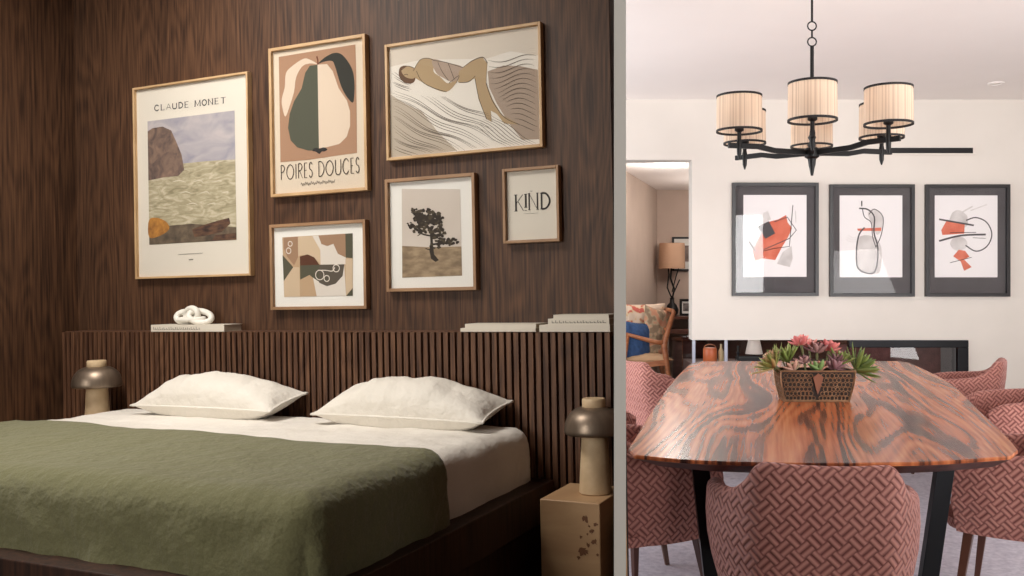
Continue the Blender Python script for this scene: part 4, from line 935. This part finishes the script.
# wooden armchair facing left, seen from the side and front
AY = 8.45
def ap(u, v, dy=0): return P(u, v, AY) + Vector((0, dy, 0)) - Vector((rx(640, AY), AY, 0))
ac = thing('wooden_armchair', 'teak framed armchair with loose cushions near the console', 'armchair', Matrix.Translation((rx(640, AY), AY, 0)))
for dy in (0, .55):
    k = dy
    MB().tube([ap(674, 311, k), ap(668, 330, k), ap(664, 345, k), ap(668, 372, k), Vector((ap(678, 0).x, k, .02))], [.02, .026, .03, .024, .018], 8).build('rear_leg', M_teak, ac, smooth=True)
    MB().tube([ap(626, 334, k), ap(640, 338, k), ap(655, 342, k), ap(665, 343, k)], [.016, .02, .022, .026], 8).build('armrest', M_teak, ac, smooth=True)
    MB().tube([ap(628, 335, k), ap(624, 360, k), Vector((ap(623, 0).x, k, .02))], [.018, .022, .016], 8).build('front_leg', M_teak, ac, smooth=True)
m = MB(); m.bar(ap(622, 368, 0), ap(668, 362, 0), .03, .05); m.bar(ap(622, 368, .55), ap(668, 362, .55), .03, .05); m.bar(ap(623, 368, 0), ap(623, 368, .55), .03, .05); m.bar(ap(667, 362, 0), ap(667, 362, .55), .03, .05)
m.box((ap(622, 0).x, 0, ap(0, 366).z), (ap(667, 0).x, .55, ap(0, 363).z)); m.build('seat_frame', M_teak, ac)
m = MB(); m.tube([ap(673, 311, 0), ap(673, 311, .55)], .02, 8); m.tube([ap(668, 330, 0), ap(668, 330, .55)], .016, 8); m.build('back_rail', M_teak, ac, smooth=True)
M_floral = nmat('floral_cotton', (224, 200, 178), (196, 96, 84), 15, (1, 1, 1), .9, .1, detail=1, lo=.5, hi=.62, c3=(220, 190, 150)); M_floral2 = nmat('faded_floral', (150, 128, 104), (206, 150, 120), 14, (1, 1, 1), .9, .1, detail=1, lo=.45, hi=.6, c3=(190, 170, 140)); M_bluec = nmat('blue_linen', (44, 72, 116), (60, 92, 138), 30, (1, 1, 1), .9, .2)
m = pillow_mesh(.60, .55, .12, 4).build('seat_cushion', mat('oatmeal_seat', (196, 160, 124), .9), ac, smooth=True); m.matrix_local = Matrix.Translation(ap(643, 360, .27))
def cushion(label, u, v, dy, w, h, t_, rots, mt_):
    p = P(u, v, AY); o = pillow_mesh(w, h, t_, u).build('cushion', mt_, smooth=True)
    place(o, Matrix.Translation((p.x, AY + dy, p.z)) @ Matrix.Rotation(R(rots[2]), 4, 'Z') @ Matrix.Rotation(R(rots[1]), 4, 'Y') @ Matrix.Rotation(R(90 + rots[0]), 4, 'X')); tag(o, label, 'cushion', 'cushions on the wooden armchair'); return o
cushion('blue cushion propped on the wooden armchair', 634, 342, .12, .42, .40, .13, (-8, 8, 25), M_bluec)
cushion('faded floral cushion leaning on the armchair back', 659, 335, .28, .34, .52, .14, (-4, 10, 35), M_floral2)
cushion('red patterned white cushion at the top of the armchair', 640, 322, .45, .62, .34, .14, (-4, 0, 10), M_floral)

# ================================================================== light
W = bpy.data.worlds.new('world'); SC.world = W; W.use_nodes = True
W.node_tree.nodes['Background'].inputs[0].default_value = (1, .97, .94, 1); W.node_tree.nodes['Background'].inputs[1].default_value = .11
def area(name, loc, aim, sx, sy, e, col=(1, 1, 1), spread=180):
    l = bpy.data.lights.new(name, 'AREA'); l.shape = 'RECTANGLE'; l.size = sx; l.size_y = sy; l.energy = e; l.color = col; l.spread = R(spread)
    o = bpy.data.objects.new(name, l); COL.objects.link(o); o.location = loc; o.rotation_euler = (Vector(aim) - Vector(loc)).to_track_quat('-Z', 'Y').to_euler(); return o
def point(name, loc, e, r=.05, col=(1, 1, 1)):
    l = bpy.data.lights.new(name, 'POINT'); l.energy = e; l.shadow_soft_size = r; l.color = col; o = bpy.data.objects.new(name, l); COL.objects.link(o); o.location = loc; return o
wp = BED @ Vector((W0 + .08, -5.5, 1.95 - ZR)); wt = BED @ Vector((-.55, -.2, 1.35 - ZR))
area('bedroom_window_light', wp, wt, 1.8, 1.5, 30, (1, .95, .88), 75)
area('bedroom_overhead_fill', BED @ Vector((-1.02, -1.0, 2.66 - ZR)), BED @ Vector((-.95, -.85, .9 - ZR)), .8, .6, 32, (1, .94, .87), 165)  # added overhead fill, no fitting here; brightens the blanket and mattress tops
area('dining_window_front', (2.5, -2.2, 1.7), (2.5, 6, 1.9), 2.6, 1.8, 46, (1, .98, .97), 60)
area('dining_window_left', (-1.9, 5.4, 1.2), (2.2, 5.0, 2.3), 2.8, 1.8, 122, (.97, .985, 1), 175)
area('dining_window_right', (4.1, 3.2, 1.1), (1.4, 4.6, 2.6), 2.4, 1.5, 74, (1, .98, .97), 150)
for p in LP: point('shade_bulb_light', p, .3, .02, (1, .92, .82))
point('far_room_light', (rx(672, 8.9), 8.9, 2.3), 22, .12, (1, .93, .86))
point('far_room_fill_lamp', (1.9, 10.2, 2.0), 20, .2, (1, .9, .82))
